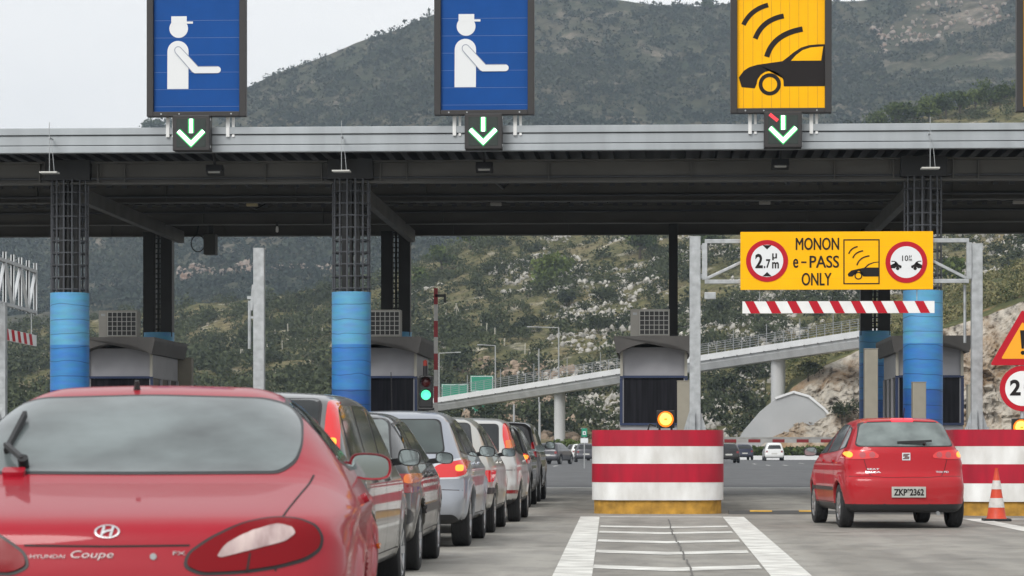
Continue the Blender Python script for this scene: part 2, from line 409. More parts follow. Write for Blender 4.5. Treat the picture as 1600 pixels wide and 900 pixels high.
    # -- pieces laid on the body
    def cast(s, view, u, v):
        if view == 'rear': r = s.bvh.ray_cast(Vector((u, -2, v)), Vector((0, 1, 0)))
        elif view == 'front': r = s.bvh.ray_cast(Vector((u, s.L + 2, v)), Vector((0, -1, 0)))
        elif view == 'right': r = s.bvh.ray_cast(Vector((3, u, v)), Vector((-1, 0, 0)))
        elif view == 'left': r = s.bvh.ray_cast(Vector((-3, u, v)), Vector((1, 0, 0)))
        else: r = s.bvh.ray_cast(Vector((u, v, 4)), Vector((0, 0, -1)))
        return (r[0], r[1]) if r[0] is not None else (None, None)
    def patch(s, name, outline, view, mat, parent=None, off=.005, res=.04, it=2, skirt=.012, mirror=False):
        """a panel of the given outline, lying on the body surface; mirror -> one for each side"""
        if mirror:
            if view in ('rear', 'front', 'top'):
                pa = parent if isinstance(parent, (list, tuple)) else (parent, parent)
                return [s.patch(name, outline, view, mat, pa[0], off, res, it, skirt), s.patch(name, [(-u, v) for u, v in outline][::-1], view, mat, pa[1], off, res, it, skirt)]
            pa = parent if isinstance(parent, (list, tuple)) else (parent, parent)
            return [s.patch(name, outline, 'right', mat, pa[0], off, res, it, skirt), s.patch(name, outline, 'left', mat, pa[1], off, res, it, skirt)]
        ol = rounded(outline, {1: .03, 2: .07}[it]) if it else list(outline)
        d = []
        for i in range(len(ol)):
            a, b = Vector(ol[i]), Vector(ol[(i + 1) % len(ol)]); n = max(1, int((b - a).length / res + .5))
            d += [tuple(a.lerp(b, k / n)) for k in range(n)]
        nb = len(d); us = [p[0] for p in d]; vs_ = [p[1] for p in d]
        inner = []
        def inside(u, v):
            c = False
            for i in range(nb):
                a, b = d[i], d[i - 1]
                if (a[1] > v) != (b[1] > v) and u < (b[0] - a[0]) * (v - a[1]) / (b[1] - a[1]) + a[0]: c = not c
            return c
        dd = np.array(d); u = min(us) + res * .5
        while u < max(us):
            v = min(vs_) + res * .5
            while v < max(vs_):
                if inside(u, v) and ((dd - (u, v)) ** 2).sum(1).min() > (res * .45) ** 2: inner.append((u, v))
                v += res
            u += res
        for pas in range(5):
            allp = [Vector(p) for p in d + inner]
            V, E, Fc, *_ = delaunay_2d_cdt(allp, [(i, (i + 1) % nb) for i in range(nb)], [], 1, 1e-6)
            if pas == 4 or s.sp.get('h', .03) > .05: break
            hits = [s.cast(view, p.x, p.y)[0] for p in V]; new = set(); lm = max(res * 1.7, .035)
            for f in Fc:
                for i_, j_ in zip(f, list(f[1:]) + [f[0]]):
                    if i_ < j_ and hits[i_] is not None and hits[j_] is not None and (hits[i_] - hits[j_]).length > lm:
                        q = (V[i_] + V[j_]) / 2
                        if inside(q.x, q.y) and ((dd - (q.x, q.y)) ** 2).sum(1).min() > 1e-6: new.add((round(q.x, 5), round(q.y, 5)))
            if not new: break
            inner += list(new)
        pts = []; nor = []; last = None
        for p in V:
            hit, n = s.cast(view, p.x, p.y)
            if hit is None: pts.append(None); nor.append(None)
            else: pts.append(hit); nor.append(n)
        good = [i for i, p in enumerate(pts) if p is not None]
        if not good: return None
        for i, p in enumerate(pts):
            if p is None:
                j = min(good, key=lambda q: (V[q] - V[i]).length); h = pts[j].copy()
                pts[i] = h; nor[i] = nor[j]
        verts = [p + n * off for p, n in zip(pts, nor)]
        fs = [tuple(f) for f in Fc]
        # orientation
        t = fs[0]; nn = (verts[t[1]] - verts[t[0]]).cross(verts[t[2]] - verts[t[0]])
        if sum((verts[f[1]] - verts[f[0]]).cross(verts[f[2]] - verts[f[0]]).dot(nor[f[0]]) for f in fs) < 0: fs = [f[::-1] for f in fs]
        cnt = {}
        for f in fs:
            for a, b in zip(f, f[1:] + f[:1]): cnt[(a, b)] = 1
        base = len(verts); mp = {}
        for (a, b) in list(cnt):
            if (b, a) not in cnt:
                for q in (a, b):
                    if q not in mp: mp[q] = len(verts); verts.append(pts[q] - nor[q] * skirt)
                fs.append((b, a, mp[a], mp[b]))
        m = MB(); m.add(verts, fs)
        return m.build(name, mat, parent or s.root, smooth=True, world=False)
    def seam(s, lines, w=.007, mat=None, name='panel_seam', off=.0015):
        m = MB()
        for view, pts in lines:
            d = []
            for a, b in zip(pts, pts[1:]):
                a, b = Vector(a), Vector(b); n = max(1, int((b - a).length / .04)); d += [a.lerp(b, k / n) for k in range(n)]
            d.append(Vector(pts[-1])); H = [s.cast(view, *p) for p in d]
            for (p, n), (q, k) in zip(H, H[1:]):
                if p is None or q is None or (p - q).length > .2 or (p - q).length < 1e-5: continue
                t = (q - p).normalized(); a = n.cross(t).normalized() * w / 2; b = k.cross(t).normalized() * w / 2
                m.add([p - a + n * off, q - b + k * off, q + b + k * off, p + a + n * off], [(0, 1, 2, 3)])
        return m.build(name, mat or M_SEAM, s.root, world=False) if m.f else None
    def windows(s, outs, seal=.016, mat=None):
        for ol in outs:
            c = Vector((sum(p[0] for p in ol) / len(ol), sum(p[1] for p in ol) / len(ol)))
            g = s.patch('side_window', ol, 'right', mat or s.sp.get('glass', M_GLASSD), mirror=True, off=.004, it=1, res=.06)
            big = [tuple(c + (Vector(p) - c) * (1 + seal / max(.05, (Vector(p) - c).length) * 1.5)) for p in ol]
            s.patch('window_seal', big, 'right', M_BLACK, parent=g, mirror=True, off=.002, it=1, res=.06)
    def screens(s, rear, front, mat=None, res=.05, it=2):
        g = s.patch('rear_window', rear, 'rear', mat or s.sp.get('glass', M_GLASSD), off=.004, res=res, it=it)
        c = Vector((0, sum(p[1] for p in rear) / len(rear)))
        s.patch('window_seal', [(u + math.copysign(s.sp.get('seal', .018), u) if abs(u) > .02 else u, v + (1 if v > c.y else -1) * s.sp.get('seal', .014)) for u, v in rear], 'rear', M_BLACK, parent=g, off=.002, res=res, it=it)
        f = s.patch('windscreen', front, 'front', M_GLASSD, off=.004, res=.06)
        return g
    def mirror(s, y, z, sx=(1, -1), mat=None, w=.20, h=.125, out=.03):
        for k in sx:
            side = 'right' if k > 0 else 'left'; p, n = s.cast(side, y, z)
            if p is None: continue
            x0 = p.x; cx = x0 + k * (out + w / 2 + .02)
            m = MB()
            ol = chaikin([(-w / 2, -h * .42), (w * .38, -h / 2), (w / 2, -h * .1), (w * .42, h * .40), (-w * .30, h / 2), (-w / 2, h * .3)], 2)
            rings = [(.0, 1.0), (.03, 1.04), (.07, .97), (.11, .75), (.135, .35)]; n = len(ol); vs = []; fs = []
            for d, sc_ in rings: vs += [(cx + k * u * sc_, y + d, z + v * sc_) for u, v in ol]
            for j in range(len(rings) - 1):
                fs += [(j * n + i, j * n + (i + 1) % n, (j + 1) * n + (i + 1) % n, (j + 1) * n + i)[::k] for i in range(n)]
            fs.append(tuple(range((len(rings) - 1) * n, len(rings) * n))[::k])
            m.add(vs, fs, 0)
            m.bar((x0 - k * .03, y + .08, z - h * .32), (cx - k * w * .3, y + .06, z - h * .2), .06, .05, 0)
            # rim lip, back of the housing
            inn = [(u * .90, v * .88) for u, v in ol]
            m.add([(cx + k * u, y, z + v) for u, v in ol] + [(cx + k * u, y + .012, z + v) for u, v in inn], [(i, n + i, n + (i + 1) % n, (i + 1) % n)[::k] for i in range(n)], 0)
            o = m.build('door_mirror', mat or s.sp['mat'], s.root, smooth=True, world=False, recalc=True)
            g = MB(); g.add([(cx + k * u, y + .011, z + v) for u, v in inn], [tuple(range(n))]); g.build('mirror_glass', M_MIRROR, o, world=False)
    def handle(s, y, z, sx=('right', 'left'), mat=None):
        for side in sx:
            s.patch('door_handle', [(y - .09, z - .018), (y + .09, z - .018), (y + .09, z + .018), (y - .09, z + .018)], side, mat or s.sp['mat'], off=.022, res=.06, skirt=.0)
    def plate(s, body, x, z, w=.52, h=.12, tilt=0, dark=False):
        p, n = s.cast('rear', x, z); y = p.y - .012
        m = MB(); m.box((x, y, z), (w, .012, h)); o = m.build('number_plate', M_PLATE, s.root, world=False, bevel=.004)
        t = MB(); text(t, body, x - w * .44, x + w * .44, z - h * .33, z + h * .33, y - .007, bold=.035, thick=.002); t.build('plate_lettering', M_INK, o, world=False)
        return o
    def rear_text(s, body, x0, x1, z0, z1, name='badge_lettering', mat=None, bold=.02, shear=0):
        p, n = s.cast('rear', (x0 + x1) / 2, (z0 + z1) / 2); tl = math.atan2(n.z, -n.y)
        m = MB(); text(m, body, x0, x1, -(z1 - z0) / 2, (z1 - z0) / 2, 0, bold=bold, thick=.003, shear=shear)
        out = []
        for v in m.v:
            h, k = s.cast('rear', v[0], v[2] + (z0 + z1) / 2)
            out.append(h + k * (.002 - v[1]) if h is not None else Vector((v[0], p.y, v[2] + (z0 + z1) / 2)))
        m.v = out
        return m.build(name, mat or M_CHROME, s.root, world=False)

def hatch(L, H, zg, rake=.30, belt=.92, nose=.74, tail=.0, wtop=.62, hood=.90, cowl=None):
    """side outline of a hatchback: tail gate, roof, screen, bonnet"""
    cw = cowl or L - 1.05
    return [(.14, .24), (.02, .30), (.0, .44), (.015, .58), (.05, .63), (.06 + tail, .80), (.08 + tail, zg), (.08 + rake * .55, zg + (H - zg) * .5), (.08 + rake, H - .10), (.20 + rake, H - .025), (.75 + rake, H), (.5 * (rake + cw) + .1, H),
            (cw - .95, H - .035), (cw - .72, H - .13), (cw, belt + .06), (cw + .12, hood + .01), (L - .35, nose + .04), (L - .08, nose - .10), (L, .52), (L - .01, .36), (L - .12, .24)]
def _conform(s, m, zc, off=.002):
    out = []
    for v in m.v:
        h, k = s.cast('rear', v[0], v[2] + zc)
        out.append(h + k * (off - v[1]) if h is not None else Vector((v[0], 0, v[2] + zc)))
    m.v = out
Car.conform = _conform
def rect(x0, x1, z0, z1): return [(x0, z0), (x1, z0), (x1, z1), (x0, z1)]
def by_wheel(px, py, sp, yaw=0.0):
    """car position from where its rear right tyre's outer edge meets the road"""
    g = gnd(px, py); c, s_ = math.cos(yaw), math.sin(yaw); lx, ly = sp['W'] / 2 - .015, sp['wheels'][0]
    return Vector((g.x - (c * lx - s_ * ly), g.y - (s_ * lx + c * ly), 0))
# ------------------------------------------------------------------ paints
P_RED = paint('red_car_paint', (.33, .003, .017), rough=.45, dirt=.15, coat=.5)
P_RED2 = paint('bright_red_car_paint', (.42, .004, .014), rough=.4, dirt=.2, coat=.5)
P_SILV = paint('silver_car_paint', (.165, .17, .17), .6, .32, dirt=.55)
P_SILVB = paint('blue_silver_car_paint', (.36, .385, .43), .55, .32, dirt=.35)
P_SILVW = paint('warm_silver_car_paint', (.50, .49, .45), .5, .32, dirt=.45)
P_SILVP = paint('pale_silver_car_paint', (.56, .56, .54), .5, .32, dirt=.4)
P_DGREY = paint('dark_grey_car_paint', (.055, .058, .06), .5, .32, dirt=.6)
P_BLACK = paint('black_car_paint', (.010, .010, .012), .1, .3, dirt=.2)
P_NAVY = paint('navy_car_paint', (.012, .016, .045), .2, .3, dirt=.25)
P_WHITE = paint('white_car_paint', (.72, .73, .72), 0, .35, dirt=.25)
G_FOG = pm('misted_glass', (.14, .168, .17), .3, coat=.5, coatr=.08, spec=.3, var=.55, detail=12, vscale=2.4, bump=.05, bscale=260, stretch=(1, 1, 2.2))
G_GREY = pm('grey_green_glass', (.06, .078, .075), .08, coat=.4, var=.5, vscale=1.7, detail=2)
G_LIGHT = pm('pale_see_through_glass', (.16, .19, .185), .10, coat=.4, var=.55, vscale=2.6, detail=3)
QG = 'cars queuing in the attended toll lane'; FG = 'cars far down the road beyond the toll plaza'

# ---- red coupe in the foreground
sp = dict(seal=.009, L=4.34, W=1.80, H=1.35, wheels=(.95, 3.43, .31, .205), mat=P_RED, h=.022, belt=.93, roofw=.69, kr=.14, kc=.5, kf=.32, round=.16, roundtop=.22, crown=.05, planr=.05, zlow=.2, soft=21, shoulder=.02, flare=.03,
    prof=[(.12, .24), (.02, .32), (-.01, .46), (.0, .62), (.025, .70), (.045, .775), (.10, .815), (.22, .845), (.6, .905), (.98, .965), (1.30, 1.135), (1.62, 1.275), (1.85, 1.335), (2.2, 1.36), (2.55, 1.335), (2.95, 1.18), (3.38, .975), (3.5, .94), (4.0, .83), (4.28, .68), (4.34, .5), (4.33, .35), (4.2, .24)])
base = pt(165, 700, 10.2); base.z = 0
c = Car('parked_coupe', 'glossy red coupe with misted rear window, largest and nearest of the queuing cars', 'car', base, R(4.5), sp, QG)
c.root.name = 'queuing_coupe'
c.screens([(-.57, .985), (0, .982), (.57, .985), (.63, 1.03), (.645, 1.10), (.63, 1.19), (.575, 1.255), (.47, 1.285), (0, 1.297), (-.47, 1.285), (-.575, 1.255), (-.63, 1.19), (-.645, 1.10), (-.63, 1.03)],
          [(-.62, .99), (.62, .99), (.52, 1.28), (-.52, 1.28)], mat=G_FOG, it=2, res=.03)
c.windows([[(1.60, 1.03), (2.20, 1.00), (3.18, .985), (2.62, 1.26), (2.25, 1.295), (1.86, 1.265)]])
def px_out(pts, ax=165, s=444): return [((x - ax) / s, CAM_H - (y - HOR) / 431) for x, y in pts]
lamp = px_out([(293, 884), (299, 866), (330, 845), (380, 822), (430, 813), (470, 816), (496, 827), (506, 843), (502, 860), (482, 874), (440, 885), (380, 893), (318, 895)])
rim_ = px_out([(287, 887), (294, 864), (327, 841), (378, 818), (430, 809), (472, 812), (501, 823), (512, 842), (508, 863), (486, 879), (441, 890), (380, 898), (314, 900)])
clr = px_out([(342, 871), (354, 852), (390, 834), (436, 823), (460, 828), (466, 837), (450, 848), (402, 860), (349, 873)])
L2 = c.patch('tail_light', lamp, 'rear', pm('deep_red_lens', (.19, .003, .007), .2, coat=0, spec=.18), mirror=True, off=.010, res=.03)
c.patch('lamp_surround', rim_, 'rear', M_BLACK, parent=L2, mirror=True, off=.003, res=.03)
c.patch('reversing_lens', clr, 'rear', M_CLEARL, parent=L2, mirror=True, off=.014, res=.025)
c.patch('lamp_divider', px_out([(388, 894), (393, 866), (396, 866), (392, 894)]), 'rear', M_SEAM, parent=L2, mirror=True, off=.0115, res=.03, it=0)
c.seam([('top', [(.71, 1.04), (.69, .8), (.66, .5), (.635, .25), (.61, .07)]), ('top', [(-.71, 1.04), (-.69, .8), (-.66, .5), (-.635, .25), (-.61, .07)]), ('rear', [(-.30, .725), (0, .722), (.30, .725)]),
        ('right', [(1.9, .99), (1.85, .6), (2.0, .35), (3.0, .32), (3.15, .6), (3.2, .95)]), ('right', [(.02, .56), (.62, .58)])], w=.008)
m = MB(); ring2d(m, 0, 0, .046, .039, -.004, 0)
m.v = [(x, y, z * .50) for x, y, z in m.v]
for q, w_ in (([(-.021, -.017), (-.012, .017)], .009), ([(.012, -.017), (.021, .017)], .009), ([(-.016, -.004), (.0, .002), (.016, .004)], .007)): m.strip(q, w_, -.005, 0)
c.conform(m, .773); m.build('emblem', M_CHROME, c.root, world=False)
BADGE = pm('worn_badge', (.42, .36, .36), .4, .4); c.rear_text('HYUNDAI', -.275, -.150, .679, .692, bold=-.01, mat=BADGE); c.rear_text('Coupe', -.135, .02, .672, .706, bold=-.005, shear=.35, mat=BADGE); c.rear_text('FX', .24, .285, .690, .703, bold=0, mat=BADGE)
p, n = c.cast('rear', .17, .686); MB().tube(p, p - Vector((0, .008, 0)), .012, 14).build('boot_lock', M_STEEL, c.root, world=False)
m = MB(); a, n = c.cast('rear', -.445, .995); b1, _ = c.cast('rear', -.535, 1.075)
m.tube(a + Vector((0, .03, -.01)), a + n * .05, .022, 12); m.bar(a + n * .045, b1 + Vector((0, -.045, .02)), .022, .016)
m.bar(b1 + Vector((.0, -.05, -.01)), c.cast('rear', -.50, 1.20)[0] + Vector((0, -.03, .02)), .016, .03)
w = m.build('rear_wiper', M_BLACK, c.root, world=False)
c.patch('wiper_base', rect(-.52, -.43, .965, .985), 'rear', P_RED, parent=w, off=.02, it=1)
m = MB(); m.tube((-.08, 1.86, 1.325), (-.08, 1.85, 1.368), .016, 10, r2=.010); m.build('roof_aerial', M_BLACK, c.root, world=False)
c.mirror(2.72, .995, w=.195, h=.13, out=-.03)
c.patch('side_marker', rect(3.16, 3.22, .60, .625), 'right', M_ORANGE, mirror=True, off=.012, it=1, res=.03)
c.handle(1.95, .86); c.patch('bumper_trim', rect(-.55, .55, .34, .42), 'rear', M_BLACK, off=.004)

def std(c, rear, front, sides, seams=True, rear_mat=None):
    c.screens(rear, front, mat=rear_mat); c.windows(sides)
    L = c.L
    if seams:
        y0, y1, y2 = c.sp['doors']
        c.seam([('right', [(y, c.sp['belt'] - .02), (y, .60), (y + .02, .34)]) for y in (y0, y1, y2)] + [('left', [(y, c.sp['belt'] - .02), (y, .60), (y + .02, .34)]) for y in (y0, y1, y2)] +
               [('right', [(y0, .34), (y2, .34)]), ('left', [(y0, .34), (y2, .34)])], w=.009)

# ---- silver estate with tall rear lamps
sp = dict(L=4.45, W=1.72, H=1.465, wheels=(.92, 3.55, .30, .195), mat=P_SILV, h=.03, belt=.93, roofw=.78, zlow=.30, doors=(1.25, 2.15, 3.15), kr=.07, round=.08, roundtop=.09, planr=.02, kc=0,
          prof=hatch(4.45, 1.465, .97, rake=.22))
g = gnd(630, 921); yw = R(.2)
c = Car('queuing_estate', 'silver estate with tall narrow red rear lamps directly ahead of the red coupe', 'car', (g.x - .845, g.y - 3.55, 0), 0, sp, QG)
std(c, [(-.58, .99), (.58, .99), (.585, 1.39), (-.585, 1.39)], [(-.62, 1.0), (.62, 1.0), (.54, 1.34), (-.54, 1.34)], [[(.42, 1.0), (1.18, .98), (1.18, 1.36), (.50, 1.36)], [(1.28, .98), (2.12, .97), (2.12, 1.37), (1.28, 1.37)], [(2.22, .97), (3.28, .965), (2.72, 1.34), (2.22, 1.37)]])
l = c.patch('tail_light', [(.60, .76), (.735, .76), (.74, .96), (.72, 1.20), (.675, 1.385), (.63, 1.385), (.63, 1.2), (.62, .98)], 'rear', M_LENSON, mirror=True, off=.010, res=.03, it=1)
c.patch('lamp_glow', rect(.655, .705, 1.03, 1.14), 'rear', M_BULB, parent=l, mirror=True, off=.014, res=.03)
c.patch('reversing_lens', rect(.625, .73, .885, .955), 'rear', pm('grey_lens', (.25, .2, .19), .2, coat=1), parent=l, mirror=True, off=.014, res=.03, it=1)
c.mirror(3.05, 1.01, w=.17, h=.135, mat=M_BLACK, out=.04); c.handle(1.45, .86); c.handle(2.35, .86)
c.patch('fuel_flap', rect(.75, .92, .74, .88), 'right', P_SILV, off=.004)
c.patch('side_reflector', rect(3.86, 3.98, .66, .72), 'right', M_ORANGE, mirror=True, off=.01)
c.patch('bumper_trim', rect(-.75, .75, .50, .56), 'rear', M_BLACK, off=.006)

# ---- dark grey hatchback
sp = dict(L=4.35, W=1.70, H=1.41, wheels=(.82, 3.42, .30, .19), mat=P_DGREY, h=.03, belt=.90, roofw=.70, zlow=.30, doors=(1.2, 2.05, 3.05), kr=.12,
          prof=hatch(4.35, 1.41, .93, rake=.62, belt=.90))
c = Car('queuing_hatchback', 'dark grey hatchback with a small sticker on its sloping rear window, between the silver cars', 'car', by_wheel(657.5, 890.5, sp, R(.8)), R(.8), sp, QG)
std(c, [(-.62, .95), (.62, .95), (.54, 1.33), (-.54, 1.33)], [(-.62, .97), (.62, .97), (.52, 1.3), (-.52, 1.3)], [[(.55, .97), (1.12, .95), (1.12, 1.30), (.82, 1.28)], [(1.22, .95), (2.02, .94), (2.02, 1.32), (1.22, 1.31)], [(2.12, .94), (3.15, .935), (2.62, 1.28), (2.12, 1.32)]], rear_mat=G_LIGHT)
l = c.patch('tail_light', [(.52, .70), (.83, .69), (.835, .86), (.52, .85)], 'rear', M_LENS, mirror=True, off=.008, res=.03, it=1)
c.patch('indicator_lens', [(.73, .775), (.832, .775), (.835, .855), (.73, .85)], 'rear', M_ORANGE, parent=l, mirror=True, off=.012, res=.03, it=1)
c.patch('sticker', rect(.30, .46, .975, 1.03), 'rear', M_WHITE, off=.010)
c.mirror(2.95, .985, w=.17, h=.12, mat=M_BLACK, out=.05); c.handle(1.4, .83); c.handle(2.25, .83)
c.patch('side_strip', rect(1.0, 3.1, .50, .57), 'right', M_BLACK, mirror=True, off=.012, res=.06); c.patch('bumper_trim', rect(-.8, .8, .42, .56), 'rear', M_BLACK, off=.008)

# ---- blue-silver hatchback
sp = dict(L=4.25, W=1.74, H=1.50, wheels=(.80, 3.41, .315, .205), mat=P_SILVB, h=.027, belt=.94, roofw=.69, zlow=.30, doors=(1.2, 2.05, 3.05), kr=.17, kc=.25, shoulder=.03, round=.13, flare=.028,
          prof=hatch(4.25, 1.50, .99, rake=.40, belt=.94))
c = Car('queuing_hatchback', 'blue-tinted silver hatchback with lit wraparound rear lamps, fourth car in the queue', 'car', by_wheel(736, 852.7, sp), 0, sp, QG)
std(c, [(-.60, 1.03), (.60, 1.03), (.52, 1.385), (-.52, 1.385)], [(-.62, 1.02), (.62, 1.02), (.53, 1.38), (-.53, 1.38)], [[(.50, 1.04), (1.12, 1.01), (1.12, 1.36), (.68, 1.33)], [(1.22, 1.01), (2.02, .99), (2.02, 1.40), (1.22, 1.385)], [(2.12, .99), (3.12, .98), (2.60, 1.35), (2.12, 1.40)]], rear_mat=G_GREY)
l = c.patch('tail_light', [(.40, .755), (.44, .83), (.54, .90), (.80, .955), (.835, .93), (.83, .80), (.74, .765)], 'rear', M_LENSON, mirror=True, off=.010, res=.03, it=1)
c.patch('lamp_surround', [(.37, .735), (.41, .84), (.52, .92), (.80, .98), (.85, .945), (.845, .785), (.76, .745)], 'rear', M_CHROME, parent=l, mirror=True, off=.004, res=.03, it=1)
c.patch('lamp_glow', rect(.72, .80, .83, .895), 'rear', M_BULB, parent=l, mirror=True, off=.015, res=.03)
c.seam([('rear', [(-.62, 1.0), (-.60, .98)]), ('rear', [(.40, .80), (.38, .66), (.2, .63), (-.2, .63), (-.38, .66), (-.40, .80)]), ('rear', [(-.84, .62), (-.4, .635)]), ('rear', [(.84, .62), (.4, .635)])], w=.008)
c.patch('bumper_trim', [(-.78, .26), (.78, .26), (.72, .36), (-.72, .36)], 'rear', M_BLACK, off=.006)
m = MB(); ring2d(m, 0, 0, .055, .047, -.004, 0); m.prism(stroke([(-.05, .005), (.05, -.005)], .012), -.005, 0); c.conform(m, .88); m.build('emblem', M_CHROME, c.root, world=False)
c.mirror(2.98, 1.04, w=.19, h=.135, mat=M_BLACK, out=.05); c.handle(1.4, .90); c.handle(2.25, .90)
p = Vector((0, .55, 1.49)); MB().tube(p, p + Vector((0, -.10, .42)), .005, 6).build('roof_aerial', M_BLACK, c.root, world=False)

# ---- warm silver saloon-like hatch
sp = dict(L=4.2, W=1.70, H=1.49, wheels=(.78, 3.32, .30, .19), mat=P_SILVW, h=.03, belt=.92, roofw=.68, zlow=.32, doors=(1.2, 2.0, 3.0), kr=.15, round=.14, roundtop=.2, kc=.3,
          prof=hatch(4.2, 1.49, .97, rake=.48))
c = Car('queuing_hatchback', 'beige silver rounded hatchback with a dark bumper strip, fifth car in the queue', 'car', by_wheel(774, 831.8, sp), 0, sp, QG)
std(c, [(-.58, 1.0), (.58, 1.0), (.50, 1.39), (-.50, 1.39)], [(-.62, 1.0), (.62, 1.0), (.53, 1.38), (-.53, 1.38)], [[(.55, 1.02), (1.10, .99), (1.10, 1.34), (.75, 1.31)], [(1.20, .99), (2.0, .97), (2.0, 1.385), (1.20, 1.36)], [(2.1, .97), (3.05, .96), (2.55, 1.33), (2.1, 1.385)]])
l = c.patch('tail_light', [(.60, .65), (.83, .65), (.835, .80), (.62, .80)], 'rear', M_LENSON, mirror=True, off=.010, res=.03, it=1)
c.patch('bumper_trim', rect(-.84, .84, .50, .58), 'rear', M_BLACK, off=.008, it=1); c.mirror(2.9, 1.02, w=.19, h=.12, mat=M_BLACK, out=.06); c.handle(1.4, .88); c.handle(2.2, .88)

# ---- pale silver hatch with tall red lamps
sp = dict(L=3.85, W=1.68, H=1.53, wheels=(.66, 3.12, .30, .19), mat=P_SILVP, h=.03, belt=.92, roofw=.74, zlow=.34, doors=(1.0, 1.85, 2.8), kr=.15, round=.14, roundtop=.16, kc=.3,
          prof=hatch(3.85, 1.53, .99, rake=.26))
c = Car('queuing_hatchback', 'pale silver hatchback with tall red lamps beside its rear window, sixth in the queue', 'car', by_wheel(813.5, 814.9, sp), 0, sp, QG)
std(c, [(-.52, 1.0), (.52, 1.0), (.50, 1.42), (-.50, 1.42)], [(-.60, 1.0), (.60, 1.0), (.53, 1.4), (-.53, 1.4)], [[(.42, 1.08), (.92, 1.02), (.92, 1.38), (.55, 1.36)], [(1.02, 1.0), (1.82, .98), (1.82, 1.42), (1.02, 1.40)], [(1.92, .98), (2.85, .97), (2.35, 1.37), (1.92, 1.42)]])
l = c.patch('tail_light', [(.62, 1.06), (.78, 1.10), (.76, 1.28), (.67, 1.44), (.57, 1.44), (.58, 1.25)], 'rear', M_LENSON, mirror=True, off=.010, res=.03, it=1)
c.patch('indicator_lens', [(.63, 1.06), (.775, 1.10), (.772, 1.20), (.61, 1.19)], 'rear', M_ORANGE, parent=l, mirror=True, off=.014, res=.03, it=1)
c.patch('reflector', rect(.55, .80, .42, .47), 'rear', M_LENS, mirror=True, off=.006, res=.03)
c.seam([('rear', [(-.8, .76), (0, .76), (.8, .76)])], w=.009); c.mirror(2.72, 1.03, w=.18, h=.13, out=.05); c.handle(2.05, .88)

# ---- the two black cars at the head of the queue
sp = dict(L=4.3, W=1.72, H=1.52, wheels=(.8, 3.4, .31, .2), mat=P_BLACK, h=.035, belt=.94, roofw=.70, zlow=.32, doors=(1.1, 2.0, 3.0), kr=.12, prof=hatch(4.3, 1.52, 1.0, rake=.40))
c = Car('queuing_hatchback', 'black hatchback with one bright red brake lamp showing behind the pale silver car', 'car', by_wheel(829.5, 792.4, sp), 0, sp, QG)
std(c, [(-.58, 1.02), (.58, 1.02), (.5, 1.4), (-.5, 1.4)], [(-.6, 1.02), (.6, 1.02), (.53, 1.4), (-.53, 1.4)], [[(1.15, 1.0), (2.0, .99), (2.0, 1.4), (1.2, 1.38)], [(2.1, .99), (3.05, .98), (2.55, 1.36), (2.1, 1.4)]])
l = c.patch('tail_light', [(.50, .80), (.83, .80), (.835, .98), (.52, .98)], 'rear', M_LENSON, mirror=True, off=.010, res=.03, it=1)
c.patch('lamp_glow', rect(.70, .80, .87, .95), 'rear', M_BULB, parent=l, mirror=True, off=.015, res=.03); c.mirror(2.9, 1.07, w=.2, h=.13, mat=M_CHROME, out=.06); c.handle(1.4, .9)
sp = dict(L=4.5, W=1.80, H=1.62, wheels=(.85, 3.5, .35, .23), mat=P_BLACK, h=.035, belt=1.02, roofw=.78, zlow=.28, doors=(1.1, 2.1, 3.1), kr=.10, prof=hatch(4.5, 1.62, 1.08, rake=.22, belt=1.02, hood=1.0, nose=.86))
c = Car('queuing_off_roader', 'taller black car at the very head of the queue, just under the toll roof', 'car', by_wheel(845, 783.8, sp), 0, sp, QG)
std(c, [(-.6, 1.1), (.6, 1.1), (.57, 1.5), (-.57, 1.5)], [(-.62, 1.1), (.62, 1.1), (.58, 1.5), (-.58, 1.5)], [[(.4, 1.09), (2.05, 1.07), (2.05, 1.5), (.5, 1.48)], [(2.15, 1.07), (3.2, 1.06), (2.7, 1.47), (2.15, 1.5)]])
c.patch('tail_light', [(.70, .9), (.86, .9), (.84, 1.2), (.72, 1.2)], 'rear', M_LENS, mirror=True, off=.010, res=.03, it=1); c.mirror(3.0, 1.14, w=.2, h=.16, mat=M_BLACK, out=.06)

# ---- red hatchback in the tag-only lane
sp = dict(L=3.95, W=1.70, H=1.50, wheels=(.66, 3.12, .295, .185), mat=P_RED2, h=.024, belt=.96, roofw=.68, zlow=.335, doors=(1.05, 2.0, 3.0), kr=.17, kc=.35, round=.13, roundtop=.15, flare=.02, 
          prof=[(.10, .20), (.02, .24), (.0, .40), (-.01, .55), (.0, .655), (.03, .69), (.085, .73), (.10, .88), (.11, 1.09), (.30, 1.30), (.40, 1.42), (.46, 1.475), (.8, 1.495), (1.35, 1.50), (1.95, 1.465), (2.2, 1.37), (2.9, 1.03), (3.05, .96), (3.6, .80), (3.88, .66), (3.95, .5), (3.93, .34), (3.8, .22)])
rx = gnd(1405, 824); yw = R(4.6); c_, s_ = math.cos(yw), math.sin(yw)
c = Car('entering_hatchback', 'bright red hatchback with lit brake lamps driving into the tag-only lane', 'car', (rx.x + s_ * .66, rx.y - c_ * .66, 0), yw, sp)
std(c, [(-.655, 1.11), (0, 1.105), (.655, 1.11), (.60, 1.26), (.555, 1.415), (0, 1.43), (-.555, 1.415), (-.60, 1.26)], [(-.6, 1.05), (.6, 1.05), (.53, 1.38), (-.53, 1.38)],
    [[(.60, 1.10), (1.02, 1.06), (1.02, 1.36), (.80, 1.33)], [(1.1, 1.05), (1.95, 1.02), (1.95, 1.41), (1.1, 1.385)], [(2.05, 1.02), (2.95, 1.0), (2.4, 1.33), (2.05, 1.41)]], rear_mat=G_LIGHT)
